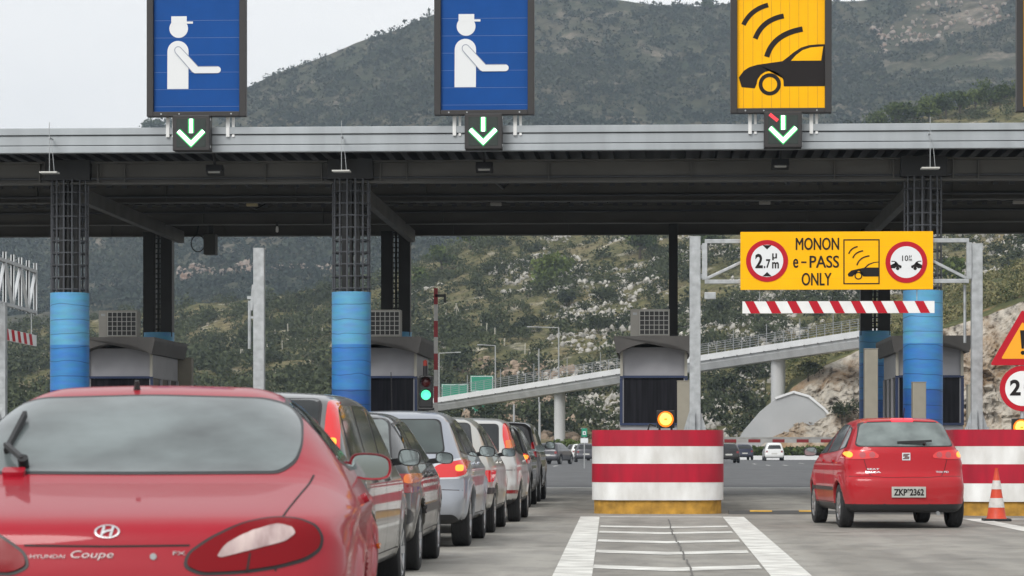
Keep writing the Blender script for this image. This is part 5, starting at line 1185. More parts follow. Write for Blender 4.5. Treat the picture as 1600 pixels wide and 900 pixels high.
def terrain_mat(name, cols, scales, rock=None, rmix=(.56, .64)):
    m = bpy.data.materials.new(name); m.use_nodes = True; nt, N, Lk = nodes_of(m); b = N['Principled BSDF']; b.inputs['Roughness'].default_value = .95; b.inputs['Specular IOR Level'].default_value = .1
    tc = N.new('ShaderNodeTexCoord')
    def noise(s, det=6):
        n = N.new('ShaderNodeTexNoise'); n.inputs['Scale'].default_value = s; n.inputs['Detail'].default_value = det; n.inputs['Roughness'].default_value = .65; Lk.new(tc.outputs['Object'], n.inputs['Vector']); return n.outputs['Fac']
    r = N.new('ShaderNodeValToRGB'); r.color_ramp.elements[0].position = .32; r.color_ramp.elements[1].position = .68; r.color_ramp.elements[0].color = (*cols[0], 1); r.color_ramp.elements[1].color = (*cols[2], 1); e = r.color_ramp.elements.new(.5); e.color = (*cols[1], 1)
    Lk.new(noise(scales[0]), r.inputs[0]); c = r.outputs[0]
    if rock:
        r2 = N.new('ShaderNodeValToRGB'); r2.color_ramp.elements[0].position = rmix[0]; r2.color_ramp.elements[1].position = rmix[1]; Lk.new(noise(scales[1], 8), r2.inputs[0])
        mx = N.new('ShaderNodeMix'); mx.data_type = 'RGBA'; Lk.new(r2.outputs[0], mx.inputs['Factor']); Lk.new(c, mx.inputs['A']); mx.inputs['B'].default_value = (*rock, 1); c = mx.outputs['Result']
    r3 = N.new('ShaderNodeValToRGB'); r3.color_ramp.elements[0].position = .34; r3.color_ramp.elements[1].position = .66; r3.color_ramp.elements[0].color = (.42, .44, .38, 1); r3.color_ramp.elements[1].color = (1.5, 1.42, 1.3, 1); Lk.new(noise(scales[0] * 9, 10), r3.inputs[0])
    m3 = N.new('ShaderNodeMix'); m3.data_type = 'RGBA'; m3.blend_type = 'MULTIPLY'; m3.inputs['Factor'].default_value = 1; Lk.new(c, m3.inputs['A']); Lk.new(r3.outputs[0], m3.inputs['B']); c = m3.outputs['Result']
    Lk.new(c, b.inputs['Base Color']); return m
M_HILL = terrain_mat('hill_ground', ((.058, .064, .03), (.108, .106, .052), (.19, .16, .10)), (.10, .16), (.34, .32, .28), (.57, .66))
M_MTN = terrain_mat('mountain_ground', ((.03, .04, .026), (.05, .053, .036), (.095, .085, .068)), (.02, .035), (.17, .15, .13), (.55, .68))
fan('hillside', near_at, list(range(-900, 2501, 12)), [i / 70 for i in range(71)], M_HILL, 60)
fan('mountain', far_at, list(range(-900, 2501, 16)), [i / 70 for i in range(71)], M_MTN, 250)
# rock cutting on the right ----------------------------------------------------------
CUT_TOP = [(1185, 699), (1215, 640), (1235, 607), (1290, 572), (1340, 548), (1420, 526), (1480, 512), (1540, 494), (1600, 470), (1700, 450), (2100, 420)]
def cut_at(px, t):
    y1 = interp(px, CUT_TOP); y = 700 + (y1 - 700) * t; d = 263 + 16 * t; p = pt(px, y, d); a = max(0., min(1., (700 - y1) / 60)) * math.sin(math.pi * min(1, max(.08, t * .96)))
    q = (p.x * .9, p.z * .45 + p.x * .35, 0); r = abs(fbm(q, .28, 5)); k = abs(fbm((p.x, p.z * 1.6, 7), .9, 4))
    p.y -= a * (4.6 * r - 1.2 + 2.2 * k + .8 * abs(fbm((p.x * 2.2 + p.z, p.z * 1.2, 3), 1.6, 3))); p.x += a * .7 * fbm((p.z, p.x, 2), .5, 3); p.z += .6 * a * fbm((p.x, 0, 4), .5, 3); return p
M_ROCK = bpy.data.materials.new('limestone_rock'); M_ROCK.use_nodes = True; nt, N, Lk = nodes_of(M_ROCK); b = N['Principled BSDF']; b.inputs['Roughness'].default_value = .9; b.inputs['Specular IOR Level'].default_value = .15
tc = N.new('ShaderNodeTexCoord')
def nz_(s, sc_=(1, 1, 1), det=8, r=.65):
    mp = N.new('ShaderNodeMapping'); mp.inputs['Scale'].default_value = sc_; mp.inputs['Rotation'].default_value = (0, .45, 0); Lk.new(tc.outputs['Object'], mp.inputs[0]); n = N.new('ShaderNodeTexNoise'); n.inputs['Scale'].default_value = s; n.inputs['Detail'].default_value = det; n.inputs['Roughness'].default_value = r; Lk.new(mp.outputs[0], n.inputs['Vector']); return n.outputs['Fac']
r = N.new('ShaderNodeValToRGB'); e = r.color_ramp.elements; e[0].position = .36; e[0].color = (.055, .045, .035, 1); e[1].position = .58; e[1].color = (.50, .455, .385, 1); k = e.new(.45); k.color = (.33, .30, .255, 1); Lk.new(nz_(.7, (1.6, 1, .7)), r.inputs[0])  # darkest stop paints shaded crevices into the rock colour
r2 = N.new('ShaderNodeValToRGB'); e = r2.color_ramp.elements; e[0].position = .47; e[1].position = .66; Lk.new(nz_(.16, (1.4, 1, .5)), r2.inputs[0])
mx = N.new('ShaderNodeMix'); mx.data_type = 'RGBA'; Lk.new(r2.outputs[0], mx.inputs['Factor']); Lk.new(r.outputs[0], mx.inputs['A']); mx.inputs['B'].default_value = (.30, .195, .105, 1); Lk.new(mx.outputs['Result'], b.inputs['Base Color'])
bp = N.new('ShaderNodeBump'); bp.inputs['Strength'].default_value = .9; bp.inputs['Distance'].default_value = .5; Lk.new(nz_(.9), bp.inputs['Height']); Lk.new(bp.outputs[0], b.inputs['Normal'])
m = MB(); pxs = list(range(1186, 2100, 4)); ts = [i / 56 for i in range(57)]; n = len(ts)
for px in pxs: m.v += [tuple(cut_at(px, t)) for t in ts]
for i in range(len(pxs) - 1):
    for j in range(n - 1): m.f.append((i * n + j, (i + 1) * n + j, (i + 1) * n + j + 1, i * n + j + 1)); m.m.append(0)
o = m.build('rock_cutting', M_ROCK); tag(o, 'pale rock face of the motorway cutting behind the right toll booth', 'rock face')
def shelf_at(px, t):
    a = cut_at(px, 1.0); y = interp(px, CUT_TOP) - 8 - 58 * t; p = pt(px, y, 280 + 95 * t)
    if t == 0: return a
    p.z += fbm((p.x, p.y, 1), .08, 3) * .9; return p
M_GRASSY = terrain_mat('dry_grass_slope', ((.045, .06, .024), (.095, .10, .042), (.19, .165, .08)), (.09, .2), (.26, .16, .09), (.58, .66))
m = MB(); pxs = list(range(1196, 2101, 10)); ts = [i / 16 for i in range(17)]; n = len(ts)
for px in pxs: m.v += [tuple(shelf_at(px, t)) for t in ts]
for i in range(len(pxs) - 1):
    for j in range(n - 1): m.f.append((i * n + j, (i + 1) * n + j, (i + 1) * n + j + 1, i * n + j + 1)); m.m.append(0)
struct(m.build('terrain', M_GRASSY, smooth=True))

# ------------------------------------------------------------------ plants and loose rocks
def leaf_mat(name, dark, light):
    m = bpy.data.materials.new(name); m.use_nodes = True; nt, N, Lk = nodes_of(m); b = N['Principled BSDF']; b.inputs['Roughness'].default_value = .8; b.inputs['Specular IOR Level'].default_value = .15
    at = N.new('ShaderNodeAttribute'); at.attribute_name = 'tint'; r = N.new('ShaderNodeValToRGB'); r.color_ramp.elements[0].color = (*dark, 1); r.color_ramp.elements[1].color = (*light, 1); Lk.new(at.outputs['Fac'], r.inputs[0]); Lk.new(r.outputs[0], b.inputs['Base Color']); return m
def leaf_cloud(centres, radii, nq, size, tints, flat=.75, rng=RNG, lumpy=1):
    """numpy leaf quads spread through lumpy ellipsoids; returns verts, quads, tint"""
    C = np.repeat(np.asarray(centres), nq, 0); Rr = np.repeat(np.asarray(radii), nq); n = len(C)
    u = rng.normal(size=(n, 3)); u /= np.linalg.norm(u, axis=1)[:, None]; rad = Rr * rng.random(n) ** .45
    ph = np.repeat(rng.random(len(centres)) * 6.28, nq); lump = 1 + lumpy * (.28 * np.sin(3 * np.arctan2(u[:, 1], u[:, 0]) + ph) + .2 * np.sin(5 * u[:, 2] + 2 * ph))
    P = C + u * (rad * lump)[:, None] * np.array([1, 1, flat])
    a = rng.normal(size=(n, 3)); a /= np.linalg.norm(a, axis=1)[:, None]; b_ = np.cross(a, rng.normal(size=(n, 3))); b_ /= np.linalg.norm(b_, axis=1)[:, None]
    s = (np.repeat(np.asarray(size), nq) if np.ndim(size) else size) * (.6 + .8 * rng.random(n)); s = s[:, None] if np.ndim(s) else s
    V = np.stack([P - a * s, P + b_ * s * .7, P + a * s, P - b_ * s * .7], 1).reshape(-1, 3)
    T = np.repeat(np.clip(np.repeat(np.asarray(tints), nq) + rng.normal(0, .16, n), 0, 1), 4)
    return V, T
def quads_obj(name, V, T, mat, parent=None):
    me = bpy.data.meshes.new(name); n = len(V) // 4; off = np.array(parent_loc(parent)) if parent else 0; V = V - off
    me.vertices.add(len(V)); me.vertices.foreach_set('co', np.ascontiguousarray(V, dtype=np.float32).ravel()); me.loops.add(n * 4); me.loops.foreach_set('vertex_index', np.arange(n * 4, dtype=np.int32)); me.polygons.add(n)
    me.polygons.foreach_set('loop_start', np.arange(0, n * 4, 4, dtype=np.int32)); me.update(calc_edges=True); at = me.attributes.new('tint', 'FLOAT', 'POINT'); at.data.foreach_set('value', T.astype(np.float32)); me.materials.append(mat); me.validate()
    o = bpy.data.objects.new(name, me); COL.objects.link(o)
    if parent: o.parent = parent
    return o
M_SHRUB = leaf_mat('shrub_leaves', (.016, .024, .013), (.085, .10, .048)); M_PINE = leaf_mat('pine_needles', (.024, .042, .014), (.12, .155, .04)); M_FARV = leaf_mat('mountain_scrub', (.012, .022, .016), (.05, .06, .038)); M_DRY = leaf_mat('dry_grass_blades', (.05, .065, .022), (.25, .225, .11))
rs = random.Random(11)
cs, rd, tn = [], [], []
while len(cs) < 4400:
    px = rs.uniform(-60, 1680); t = rs.random() ** 1.0; y, d = near_pd(px, t)
    if y < 150 or (t < .03): continue
    p = near_at(px, t); dens = fbm((p.x, p.y, 20), .045, 3)
    if dens < -.22 and rs.random() < .75: continue
    r = rs.choice((.5, .7, .9, 1.2, 1.5, 1.9, 2.4)) * (1 + .25 * (px < 700)); cs.append((p.x, p.y, p.z + r * .45)); rd.append(r); tn.append(min(1, max(0, .38 + .35 * fbm((p.x, p.y, 40), .03, 2) + rs.uniform(-.18, .2) + (.12 if px < 760 else 0))))
V, T = leaf_cloud(cs, rd, 150, np.array(rd) * .115, tn, lumpy=.5); struct(quads_obj('shrubbery', V, T, M_SHRUB), 'stuff')
cs, rd, tn = [], [], []
while len(cs) < 11000:
    px = rs.uniform(-60, 1680); t = rs.random(); y, d = near_pd(px, t)
    if y < 290 and px < 1300: continue
    p = near_at(px, t); r = rs.choice((.25, .35, .45, .6)); cs.append((p.x, p.y, p.z + r * .3)); rd.append(r); tn.append(min(1, max(0, .5 + .8 * fbm((p.x, p.y, 90), .05, 2) + rs.uniform(-.3, .3))))
V, T = leaf_cloud(cs, rd, 26, np.array(rd) * .24, tn, flat=.6); struct(quads_obj('ground_cover', V, T, leaf_mat('low_scrub', (.034, .042, .018), (.17, .152, .078))), 'stuff')
cs, rd, tn = [], [], []
while len(cs) < 19000:
    px = rs.uniform(-60, 1680); t = rs.uniform(.04, 1.0); y, d = far_pd(px, t)
    if 240 < y < 362 or y > 520: continue
    p = far_at(px, t); dens = fbm((p.x, p.y, 70), .012, 3)
    if dens < -.15 and rs.random() < .5: continue
    if y < 110 and px > 1380 and fbm((p.x, p.y, 80), .02, 2) > 0: continue
    r = rs.choice((1.2, 1.5, 1.8, 2.2, 2.8, 3.8)); cs.append((p.x, p.y, p.z + r * .35)); rd.append(r); tn.append(min(1, max(0, .4 + .5 * dens + rs.uniform(-.2, .2))))
V, T = leaf_cloud(cs, rd, 20, np.array(rd) * .27, tn); struct(quads_obj('mountain_scrub', V, T, M_FARV), 'stuff')
# dry grass on the shelf above the cutting
cs, rd, tn = [], [], []
for _ in range(1500):
    p = shelf_at(rs.uniform(1230, 1700), rs.uniform(.02, 1)); r = rs.choice((.3, .4, .5, .9)); cs.append((p.x, p.y, p.z + r * .4)); rd.append(r); tn.append(rs.random())
V, T = leaf_cloud(cs, rd, 60, np.array(rd) * .17, tn); struct(quads_obj('dry_grass', V, T, M_DRY), 'stuff')
# loose limestone blocks
def rock_field(name, pts_, mat):
    ico = bmesh.new(); bmesh.ops.create_icosphere(ico, subdivisions=1, radius=1); base = np.array([v.co[:] for v in ico.verts]); tri = np.array([[v.index for v in f.verts] for f in ico.faces]); ico.free()
    Vs, Fs = [], []
    for i, (p, r) in enumerate(pts_):
        v = base * (1 + RNG.uniform(-.38, .38, (len(base), 1))) * r * RNG.uniform(.6, 1.25, 3); v = np.round(v / (r * .35)) * (r * .35) * .35 + v * .65; a = RNG.random() * 6.28; c, s = math.cos(a), math.sin(a); v = v @ np.array([[c, -s, 0], [s, c, 0], [0, 0, 1]]); Vs.append(v + np.array(p)); Fs.append(tri + i * len(base))
    me = bpy.data.meshes.new(name); me.from_pydata(np.concatenate(Vs).tolist(), [], np.concatenate(Fs).tolist()); me.materials.append(mat); o = bpy.data.objects.new(name, me); COL.objects.link(o); return struct(o, 'stuff')
M_LIME = pm('limestone_blocks', (.46, .44, .40), .9, var=.45, vscale=.5, bump=.6, bscale=2, spec=.15); M_RUST = pm('rust_rock', (.33, .255, .19), .9, var=.4, vscale=.4, bump=.6, bscale=2, spec=.15)
L1, L2_ = [], []
tries = 0
while len(L1) < 10000 and tries < 120000:
    tries += 1; px = rs.uniform(630, 1680); t = rs.uniform(.02, .9); y, d = near_pd(px, t)
    if y < 300: continue
    p = near_at(px, t); w = interp(px, [(630, .0), (720, .12), (850, .4), (960, .8), (1150, 1), (1680, .9)]) * interp(y, [(300, .35), (420, .7), (500, 1), (699, 1.1)])
    if fbm((p.x, p.y * .6, 33), .055, 4) < .27 - .34 * w: continue
    r = rs.choice((.12, .16, .2, .25, .3, .42, .55)); (L1).append(((p.x, p.y, p.z + r * .25), r))
for _ in range(620):
    px = rs.uniform(725, 900); y = rs.uniform(560, 690); t = min(1, max(.01, (699 - y) / max(1, 699 - interp(px, RIDGE_NEAR)))) ** (1 / .92); p = near_at(px, t)
    if fbm((p.x, p.y, 50), .07, 3) > -.08: L2_.append(((p.x, p.y, p.z + .2), rs.choice((.25, .35, .5, .7))))
rock_field('rubble', L1, M_LIME); rock_field('rubble', L2_, M_RUST)
L3 = []
for _ in range(330):
    px = rs.uniform(278, 520); y = 429 + 8 * fbm((px * .02, 0, 0), 1, 2) + rs.uniform(-4, 4); t = (690 - y) / (690 - interp(px, RIDGE_FAR)); p = far_at(px, t); L3.append(((p.x, p.y, p.z + 1), rs.choice((.5, .8, 1.1, 1.5))))
for _ in range(330):
    px = rs.uniform(1360, 1600); y = rs.uniform(5, 75); t = (690 - y) / (690 - interp(px, RIDGE_FAR)); p = far_at(px, min(.99, t))
    if fbm((p.x, p.y, 80), .02, 2) > .02: L3.append(((p.x, p.y, p.z + .8), rs.choice((.5, .8, 1.1, 1.6))))
rock_field('rubble', L3, pm('pale_mountain_rock', (.26, .24, .215), .9, var=.4, vscale=.2, var_col=(.23, .155, .115), spec=.1))
# single trees and big bushes one can tell apart
M_BARK = pm('bark', (.07, .055, .04), .9, var=.4, vscale=4)
def tree(px, t, h, w, kind, label, at=None, tint=.45, group=None):
    p = (at or near_at)(px, t); k = 'tree' if kind == 'pine' else 'bush'
    root = thing('pine_tree' if kind == 'pine' else 'round_bush', label, k, p, 0, group); r_ = random.Random(int(px * 7 + t * 991)); m = MB(); th = h * (.35 if kind == 'pine' else .2)
    m.tube(p - Vector((0, 0, .4)), p + Vector((r_.uniform(-.1, .1), 0, th)), .05 * h, 8, r2=.03 * h)
    cl, rr = [], []
    for i in range(9 if kind == 'pine' else 7):
        a = r_.uniform(0, 6.28); q = r_.uniform(.15, .55) * w / 2 * 1.3; z = th + (h - th) * r_.uniform(.12, .88) if kind == 'pine' else h * r_.uniform(.3, .68); e_ = p + Vector((math.cos(a) * q, math.sin(a) * q, z)); m.tube(p + Vector((0, 0, th * .8)), e_, .018 * h, 6, r2=.008 * h); cl.append(tuple(e_)); rr.append(w * r_.uniform(.22, .34))
    m.build('trunk', M_BARK, root); V, T = leaf_cloud(cl, rr, 110, h * .055, [tint + r_.uniform(-.25, .25) for _ in cl], .7); quads_obj('crown', V, T, M_PINE if kind == 'pine' else M_SHRUB, root); return root
def t_of(px, y): return min(.99, max(.02, (699 - y) / (699 - interp(px, RIDGE_NEAR)))) ** (1 / .92)
for px, y, h, w, kd, lb, ti in ((858, 450, 7.5, 8.5, 'pine', 'broad bright green pine on the rocky hillside above the bridge', .8), (885, 470, 4.2, 4.6, 'bush', 'dark round bush just below the broad pine on the hillside', .25), (822, 516, 4.0, 4.6, 'bush', 'dark bush among rocks left of the central booth, above the bridge', .25),
    (757, 508, 3.5, 4.2, 'bush', 'grey green bush at the left end of the rocks near the raised boom', .35), (948, 470, 4.0, 5.2, 'bush', 'wide dark bush among white rocks left of the central air conditioner', .3), (935, 522, 3.6, 5.0, 'bush', 'dark bush directly above the bridge railing left of the central booth', .25),
    (1490, 470, 6.2, 5.0, 'pine', 'olive green bushy tree on the hillside beside the right gantry post', .6), (1225, 420, 5, 5.2, 'pine', 'green tree on the hillside behind the yellow lane sign', .5), (1120, 500, 3.6, 4.6, 'bush', 'dark bush right of the left gantry post on the rocky slope', .3),
    (900, 632, 3.6, 3.8, 'bush', 'dark bush below the bridge between its pier and the booth', .25), (1130, 615, 3.8, 4.4, 'bush', 'dark bush below the bridge right of the left gantry post', .25), (1165, 600, 3.4, 3.6, 'bush', 'olive bush under the bridge left of the right pier', .45), (1170, 650, 3.6, 3.4, 'bush', 'low bush at the left foot of the pale wing wall', .3),
    (715, 580, 4.4, 5.0, 'bush', 'dark green bush on the slope above the green motorway sign', .2), (690, 430, 6, 5.5, 'pine', 'green pine on the hill crest beside the middle rear column', .55), (735, 395, 6, 6, 'pine', 'light green pine high on the hill just below the canopy', .65), (655, 455, 5.5, 5, 'pine', 'pine low on the hill crest right of the middle booth', .45), (1000, 400, 6, 6.5, 'pine', 'dark spreading pine on the hillside above the central air conditioner', .35), (1105, 395, 6, 5.5, 'pine', 'pine on the hillside directly behind the top of the left gantry post', .5)):
    tree(px, t_of(px, y), h, w, kd, lb, tint=ti)
for px, y, lb in ((1312, 655, 'dark green bush at the right foot of the pale wing wall'), (1262, 585, 'olive bush on the brow of the rock cutting behind the right bridge pier'), (1335, 648, 'green bush between the wing wall and the tall beige cabinet')):
    t = (700 - y) / (700 - interp(px, CUT_TOP)); tree(px, min(1, t), 1.9, 2.6, 'bush', lb, at=lambda a, b: cut_at(a, b) + Vector((0, -1.2, 0)), tint=.45)
for px, y, h, lb in ((232, 203, 9, 'small dark tree on the ridge left of the far left lane sign post'), (246, 199, 8, 'small dark tree on the ridge just under the far left blue sign'), (1105, 8, 9, 'lone tree on the skyline left of the yellow car sign')):
    tree(px, .985, h, h * .95, 'pine', lb, at=far_at, tint=.15)
# trees over the canopy at the upper right
i = 0
for px, y in ((1375, 194), (1400, 190), (1428, 188), (1452, 186), (1478, 182), (1500, 180), (1524, 172), (1548, 176), (1570, 168), (1592, 165)):
    tree(px, .97, rs.uniform(4.5, 6.5), rs.uniform(5, 6.5), 'pine', 'green tree in the row on the hill just above the canopy at the upper right', tint=.35 + .3 * (i % 3 == 0), group='trees above the canopy at the upper right'); i += 1
# stake posts on the left slope ---------------------------------------------------
M_POST = pm('pale_stake', (.42, .40, .34), .8); p0 = None; k = 0
for px, y in ((308, 575), (324, 566), (345, 572), (354, 562), (376, 566), (329, 556), (378, 545), (418, 555), (441, 549), (462, 545), (480, 541), (503, 530), (488, 518), (508, 508), (662, 498), (696, 492), (752, 510), (760, 522), (773, 535), (788, 540), (820, 548), (828, 560), (840, 565), (430, 532), (450, 528), (398, 548)):
    p = near_at(px, t_of(px, y)); h = 1.7 if k % 3 else 2.1
    if p0 is None: p0 = tag(MB().bar((0, 0, -.3), (0, 0, 1.8), .16, .16).build('fence_stake', M_POST), 'thin pale stake standing on the green slope', 'stake', 'pale stakes on the hillside'); o = p0
    else: o = p0.copy(); COL.objects.link(o)
    o.location = p; o.scale = (1, 1, h / 1.8); o.rotation_euler = (rs.uniform(-.06, .06), rs.uniform(-.06, .06), 0); k += 1
p = near_at(713, t_of(713, 495)); tag(MB().bar(p + Vector((-1.0, 0, 0)), p + Vector((.1, 0, 3.0)), .14, .14).bar(p + Vector((1.0, 0, 0)), p + Vector((-.1, 0, 3.0)), .14, .14).bar(p, p + Vector((.0, .6, 2.4)), .12, .12).build('pole_tripod', M_POST), 'pale tripod of poles on the slope right of the raised boom', 'tripod')
# ------------------------------------------------------------------ bridge, wall, lamps, signs, verge
br = thing('road_bridge', 'pale concrete bridge climbing to the right behind the toll booths', 'bridge', pt(1020, 700, 290))
def bz(px): return interp(px, [(560, 641), (690, 620), (860, 593), (1100, 554), (1340, 517), (1480, 496)]), interp(px, [(560, 340), (690, 330), (1380, 262), (1480, 255)])
cols = list(range(600, 1400, 20)); m = MB(); pa = MB(); n = 8
def bsec(px): 
    y, d = bz(px); p = pt(px, y, d); s = d / F_PX; return p, s
prev = None
for px in cols:
    p, s = bsec(px); x, yy, z = p; T_ = z - .52; th = 1.05
    ring = [(x, yy + .45, T_), (x, yy + .45, T_ - .40), (x, yy + 1.1, T_ - th), (x, yy + 6.9, T_ - th), (x, yy + 7.5, T_ - .4), (x, yy + 7.5, T_)]; o = len(m.v); m.v += ring
    r2 = [(x, yy, z), (x, yy, T_ - .08), (x, yy + .44, T_ - .08), (x, yy + .44, z)]; o2 = len(pa.v); pa.v += r2
    if prev is not None:
        for i in range(6): m.f.append((prev[0] + i, o + i, o + (i + 1) % 6, prev[0] + (i + 1) % 6)); m.m.append(0)
        for i in range(4): pa.f.append((prev[1] + i, o2 + i, o2 + (i + 1) % 4, prev[1] + (i + 1) % 4)); pa.m.append(0)
    prev = (o, o2)
m.build('deck', M_CONCL, br, recalc=True); pa.build('parapet', M_PARAPET, br, recalc=True)
rl = MB(); px = 600
while px < 1390:
    p, s = bsec(px); rl.bar(p + Vector((0, .2, -.05)), p + Vector((0, .2, 1.15)), .07, .07); 
    if (px // 13) % 4 == 0: rl.bar(p + Vector((0, .3, 0)), p + Vector((0, .3, 2.1)), .06, .06)
    q, _ = bsec(px + 13)
    for h in (.25, .48, .71, .94, 1.12): rl.bar(p + Vector((0, .2, h)), q + Vector((0, .2, h)), .045, .045)
    px += 13
rl.build('railing', pm('bridge_rail', (.30, .31, .32), .5, .4), br)
m = MB(); px = 606
while px < 1390: p, s = bsec(px); m.box(p + Vector((0, -.03, -.62)), (.18, .1, .14)); px += 21
m.build('drain_outlets', pm('drain_dark', (.12, .12, .12), .7), br)
for px, w in ((873, .62), (1218, .72)):
    p, s = bsec(px); MB().lathe([(w, -.3), (w, p.z - 1.5), (w * 1.25, p.z - 1.2)], (p.x, p.y + 3.2, 0), n=24).build('pier', M_CONCL, br, smooth=True)
wp = [(1140, 700), (1150, 694), (1163, 672), (1188, 643), (1211, 624), (1240, 614), (1264, 621), (1287, 640), (1312, 668), (1330, 700)]
m = MB(); q = [pt(a, b_, 269) for a, b_ in wp]; y_ = q[4].y; m.prism([(v.x, v.z - (.6 if i in (0, len(q) - 1) else 0)) for i, v in enumerate(q)], y_, y_ + 1.2); w_ = m.build('wing_wall', pm('wing_wall_concrete', (.38, .39, .395), .85, var=.12, vscale=.3), None, bevel=.05); tag(w_, 'pale grey rounded concrete wing wall behind the right bridge pier', 'wall')
m = MB(); cp = q[4:-1]
for a, b_ in zip(cp, cp[1:]): m.bar((a.x, y_ + .55, a.z + .1), (b_.x, y_ + .55, b_.z + .1), 1.5, .22)
m.build('wall_coping', M_PARAPET, w_)
for v in w_.children: v.location = (0, 0, 0)
M_LAMP = pm('lamp_post_steel', (.40, .41, .41), .5, .4)
def lamp(px, yt, d, label, arm=0):
    p = pt(px, yt, d); t = thing('street_lamp', label, 'street lamp', (p.x, p.y, .3), 0, 'slim street lamps along the far carriageway'); m = MB().tube((p.x, p.y, .3), p, .13, 8, r2=.07); m.build('pole', M_LAMP, t)
    if arm: q = p + Vector((arm, 0, .12)); MB().tube(p, q, .05, 6).build('arm', M_LAMP, t); MB().box(q, (.6, .25, .12)).build('lamp_head', M_LAMP, t)
lamp(873, 512, 345, 'tall lamp post rising above the bridge left of the central booth', -3.6); lamp(842, 545, 350, 'shorter lamp post above the bridge railing near the green motorway sign'); lamp(686, 552, 352, 'lamp post with a long arm right of the green traffic light', 2.4); lamp(774, 540, 360, 'thin lamp post above the green motorway sign', -2.0)
lamp(843, 628, 240, 'grey pole below the bridge left of its round pier'); lamp(803, 632, 230, 'grey pole below the bridge behind the black cars'); lamp(1507, 455, 285, 'thin grey pole on the shelf above the cutting'); lamp(226, 590, 300, 'thin lamp post with an arm low on the left hillside', -1.6)
def gsign(x0, x1, y0, y1, d, label):
    a = pt(x0, y1, d); b_ = pt(x1, y0, d); t = thing('motorway_sign', label, 'sign', (a.x, a.y, .3), 0, 'green motorway direction signs'); MB().box(((a.x + b_.x) / 2, a.y, (a.z + b_.z) / 2), (b_.x - a.x, .12, b_.z - a.z)).build('panel', M_SIGNGREEN, t)
    m = MB(); w = b_.x - a.x; z0, z1 = a.z, b_.z
    for c, s in (((a.x + w / 2, z0 + .09), (w - .1, .07)), ((a.x + w / 2, z1 - .09), (w - .1, .07)), ((a.x + .09, (z0 + z1) / 2), (.07, z1 - z0 - .2)), ((b_.x - .09, (z0 + z1) / 2), (.07, z1 - z0 - .2))): m.box((c[0], a.y - .07, c[1]), (s[0], .02, s[1]))
    m.build('border', M_PICT, t); m = MB()
    for x in (a.x + w * .15, b_.x - w * .15): m.tube((x, a.y + .15, -.3), (x, a.y + .15, z1), .12, 8)
    m.build('support', M_LAMP, t)
gsign(690, 732, 600, 626, 352, 'wide green motorway sign partly behind the left end of the bridge railing'); gsign(735, 771, 587, 612, 356, 'higher green motorway sign behind the left end of the bridge'); gsign(738, 773, 622, 645, 350, 'green motorway sign showing under the left end of the bridge')
p = pt(913, 676, 150); t = thing('exit_sign', 'small green sign with white square above a pale plate beside the striped barrier', 'sign', (p.x, p.y, 0)); MB().tube((p.x, p.y + .04, 0), (p.x, p.y + .04, p.z + .25), .03, 8).build('post_tube', M_LAMP, t); MB().box((p.x, p.y, p.z), (.30, .03, .46)).build('panel', M_SIGNGREEN, t); MB().box((p.x, p.y - .018, p.z - .02), (.17, .006, .19)).build('white_square', M_PICT, t); MB().box((p.x, p.y - .024, p.z - .02), (.07, .006, .08)).build('dark_square', M_INK, t); MB().box((p.x, p.y, p.z - .42), (.40, .03, .26)).build('lower_plate', M_PICT, t)
m = MB(); a = gnd(838, 721.5); 
for (x0, y0, x1, y1) in ((866, 714, 905, 708),): A_ = pt(x0, 0, 255); B_ = pt(x1, 0, 296); m.bar((A_.x, A_.y, .45), (B_.x, B_.y, .45), .4, .9)
A_ = pt(1120, 0, 260); B_ = pt(1350, 0, 256); m.bar((A_.x, A_.y, .17), (B_.x, B_.y, .20), .4, .40); struct(m.build('kerb', M_PARAPET))
cs, rd, tn = [], [], []
for _ in range(240): px = rs.uniform(862, 908); p = pt(px, 0, rs.uniform(293, 299)); cs.append((p.x, p.y, 1.1 + rs.uniform(-.3, .35))); rd.append(.6); tn.append(rs.uniform(.3, .9))
for _ in range(420): px = rs.uniform(1125, 1345); p = pt(px, 0, rs.uniform(261, 263)); cs.append((p.x, p.y, .68 + rs.uniform(-.32, .25))); rd.append(.38); tn.append(rs.uniform(.2, .6))
V, T = leaf_cloud(cs, rd, 22, .22, tn); struct(quads_obj('hedge_foliage', V, T, M_PINE), 'stuff')

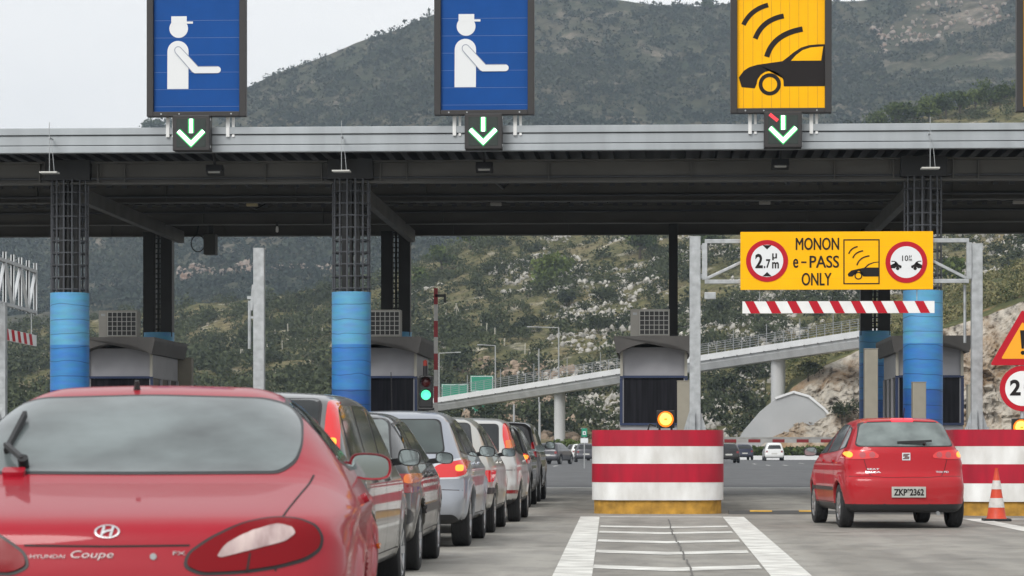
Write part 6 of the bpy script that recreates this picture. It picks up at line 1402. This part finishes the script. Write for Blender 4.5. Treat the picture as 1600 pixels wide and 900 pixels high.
# ------------------------------------------------------------------ light, sky, air
w = bpy.data.worlds.new('World'); sc.world = w; w.use_nodes = True; nt = w.node_tree; N = nt.nodes; bg = N['Background']
sky = N.new('ShaderNodeTexSky'); sky.sky_type = 'NISHITA'; sky.sun_disc = False
SUN = Vector((-.30, -.70, .65)).normalized(); sky.sun_elevation = math.asin(SUN.z); sky.sun_rotation = math.atan2(SUN.x, SUN.y); sky.air_density = 1.0; sky.dust_density = 6; sky.ozone_density = 1
hs = N.new('ShaderNodeHueSaturation'); hs.inputs['Saturation'].default_value = .10; nt.links.new(sky.outputs[0], hs.inputs['Color']); mxs = N.new('ShaderNodeMix'); mxs.data_type = 'RGBA'; mxs.inputs['Factor'].default_value = .8; nt.links.new(hs.outputs[0], mxs.inputs['A']); 
tcw = N.new('ShaderNodeTexCoord'); mpw = N.new('ShaderNodeMapping'); mpw.inputs['Scale'].default_value = (1, 1, 3.5); nt.links.new(tcw.outputs['Generated'], mpw.inputs[0]); cn = N.new('ShaderNodeTexNoise'); cn.inputs['Scale'].default_value = 3.2; cn.inputs['Detail'].default_value = 5; nt.links.new(mpw.outputs[0], cn.inputs['Vector'])
cw = N.new('ShaderNodeValToRGB'); cw.color_ramp.elements[0].position = .35; cw.color_ramp.elements[1].position = .68; cw.color_ramp.elements[0].color = (.84, .86, .885, 1); cw.color_ramp.elements[1].color = (1, 1, 1, 1); nt.links.new(cn.outputs['Fac'], cw.inputs[0])
vm = N.new('ShaderNodeVectorMath'); vm.operation = 'SCALE'; vm.inputs['Scale'].default_value = 10.0; nt.links.new(cw.outputs[0], vm.inputs[0]); nt.links.new(vm.outputs[0], mxs.inputs['B'])   # the cloud deck in front of it
nt.links.new(mxs.outputs['Result'], bg.inputs['Color']); bg.inputs['Strength'].default_value = .10
s = bpy.data.lights.new('sun', 'SUN'); s.energy = 1.5; s.angle = R(25); s.color = (1, .97, .93); so = bpy.data.objects.new('sun', s); COL.objects.link(so); so.rotation_euler = (-SUN).to_track_quat('-Z', 'Y').to_euler(); so.location = (0, 0, 50)
vs = sc.view_settings; vs.view_transform = 'Standard'; vs.look = 'None'; vs.exposure = .30; vs.gamma = 1
HAZE = True
if HAZE:
    m = MB(); m.box((0, 900, 170), (2400, 2000, 350)); hz = m.build('haze', bpy.data.materials.new('haze')); hz['kind'] = 'stuff'; mt = hz.data.materials[0]; mt.use_nodes = True; nt = mt.node_tree; nt.nodes.remove(nt.nodes['Principled BSDF'])
    pv = nt.nodes.new('ShaderNodeVolumePrincipled'); pv.inputs['Color'].default_value = (.72, .86, 1, 1); pv.inputs['Density'].default_value = .00016; nt.links.new(pv.outputs[0], nt.nodes['Material Output'].inputs['Volume'])
sc.cycles.use_denoising = True
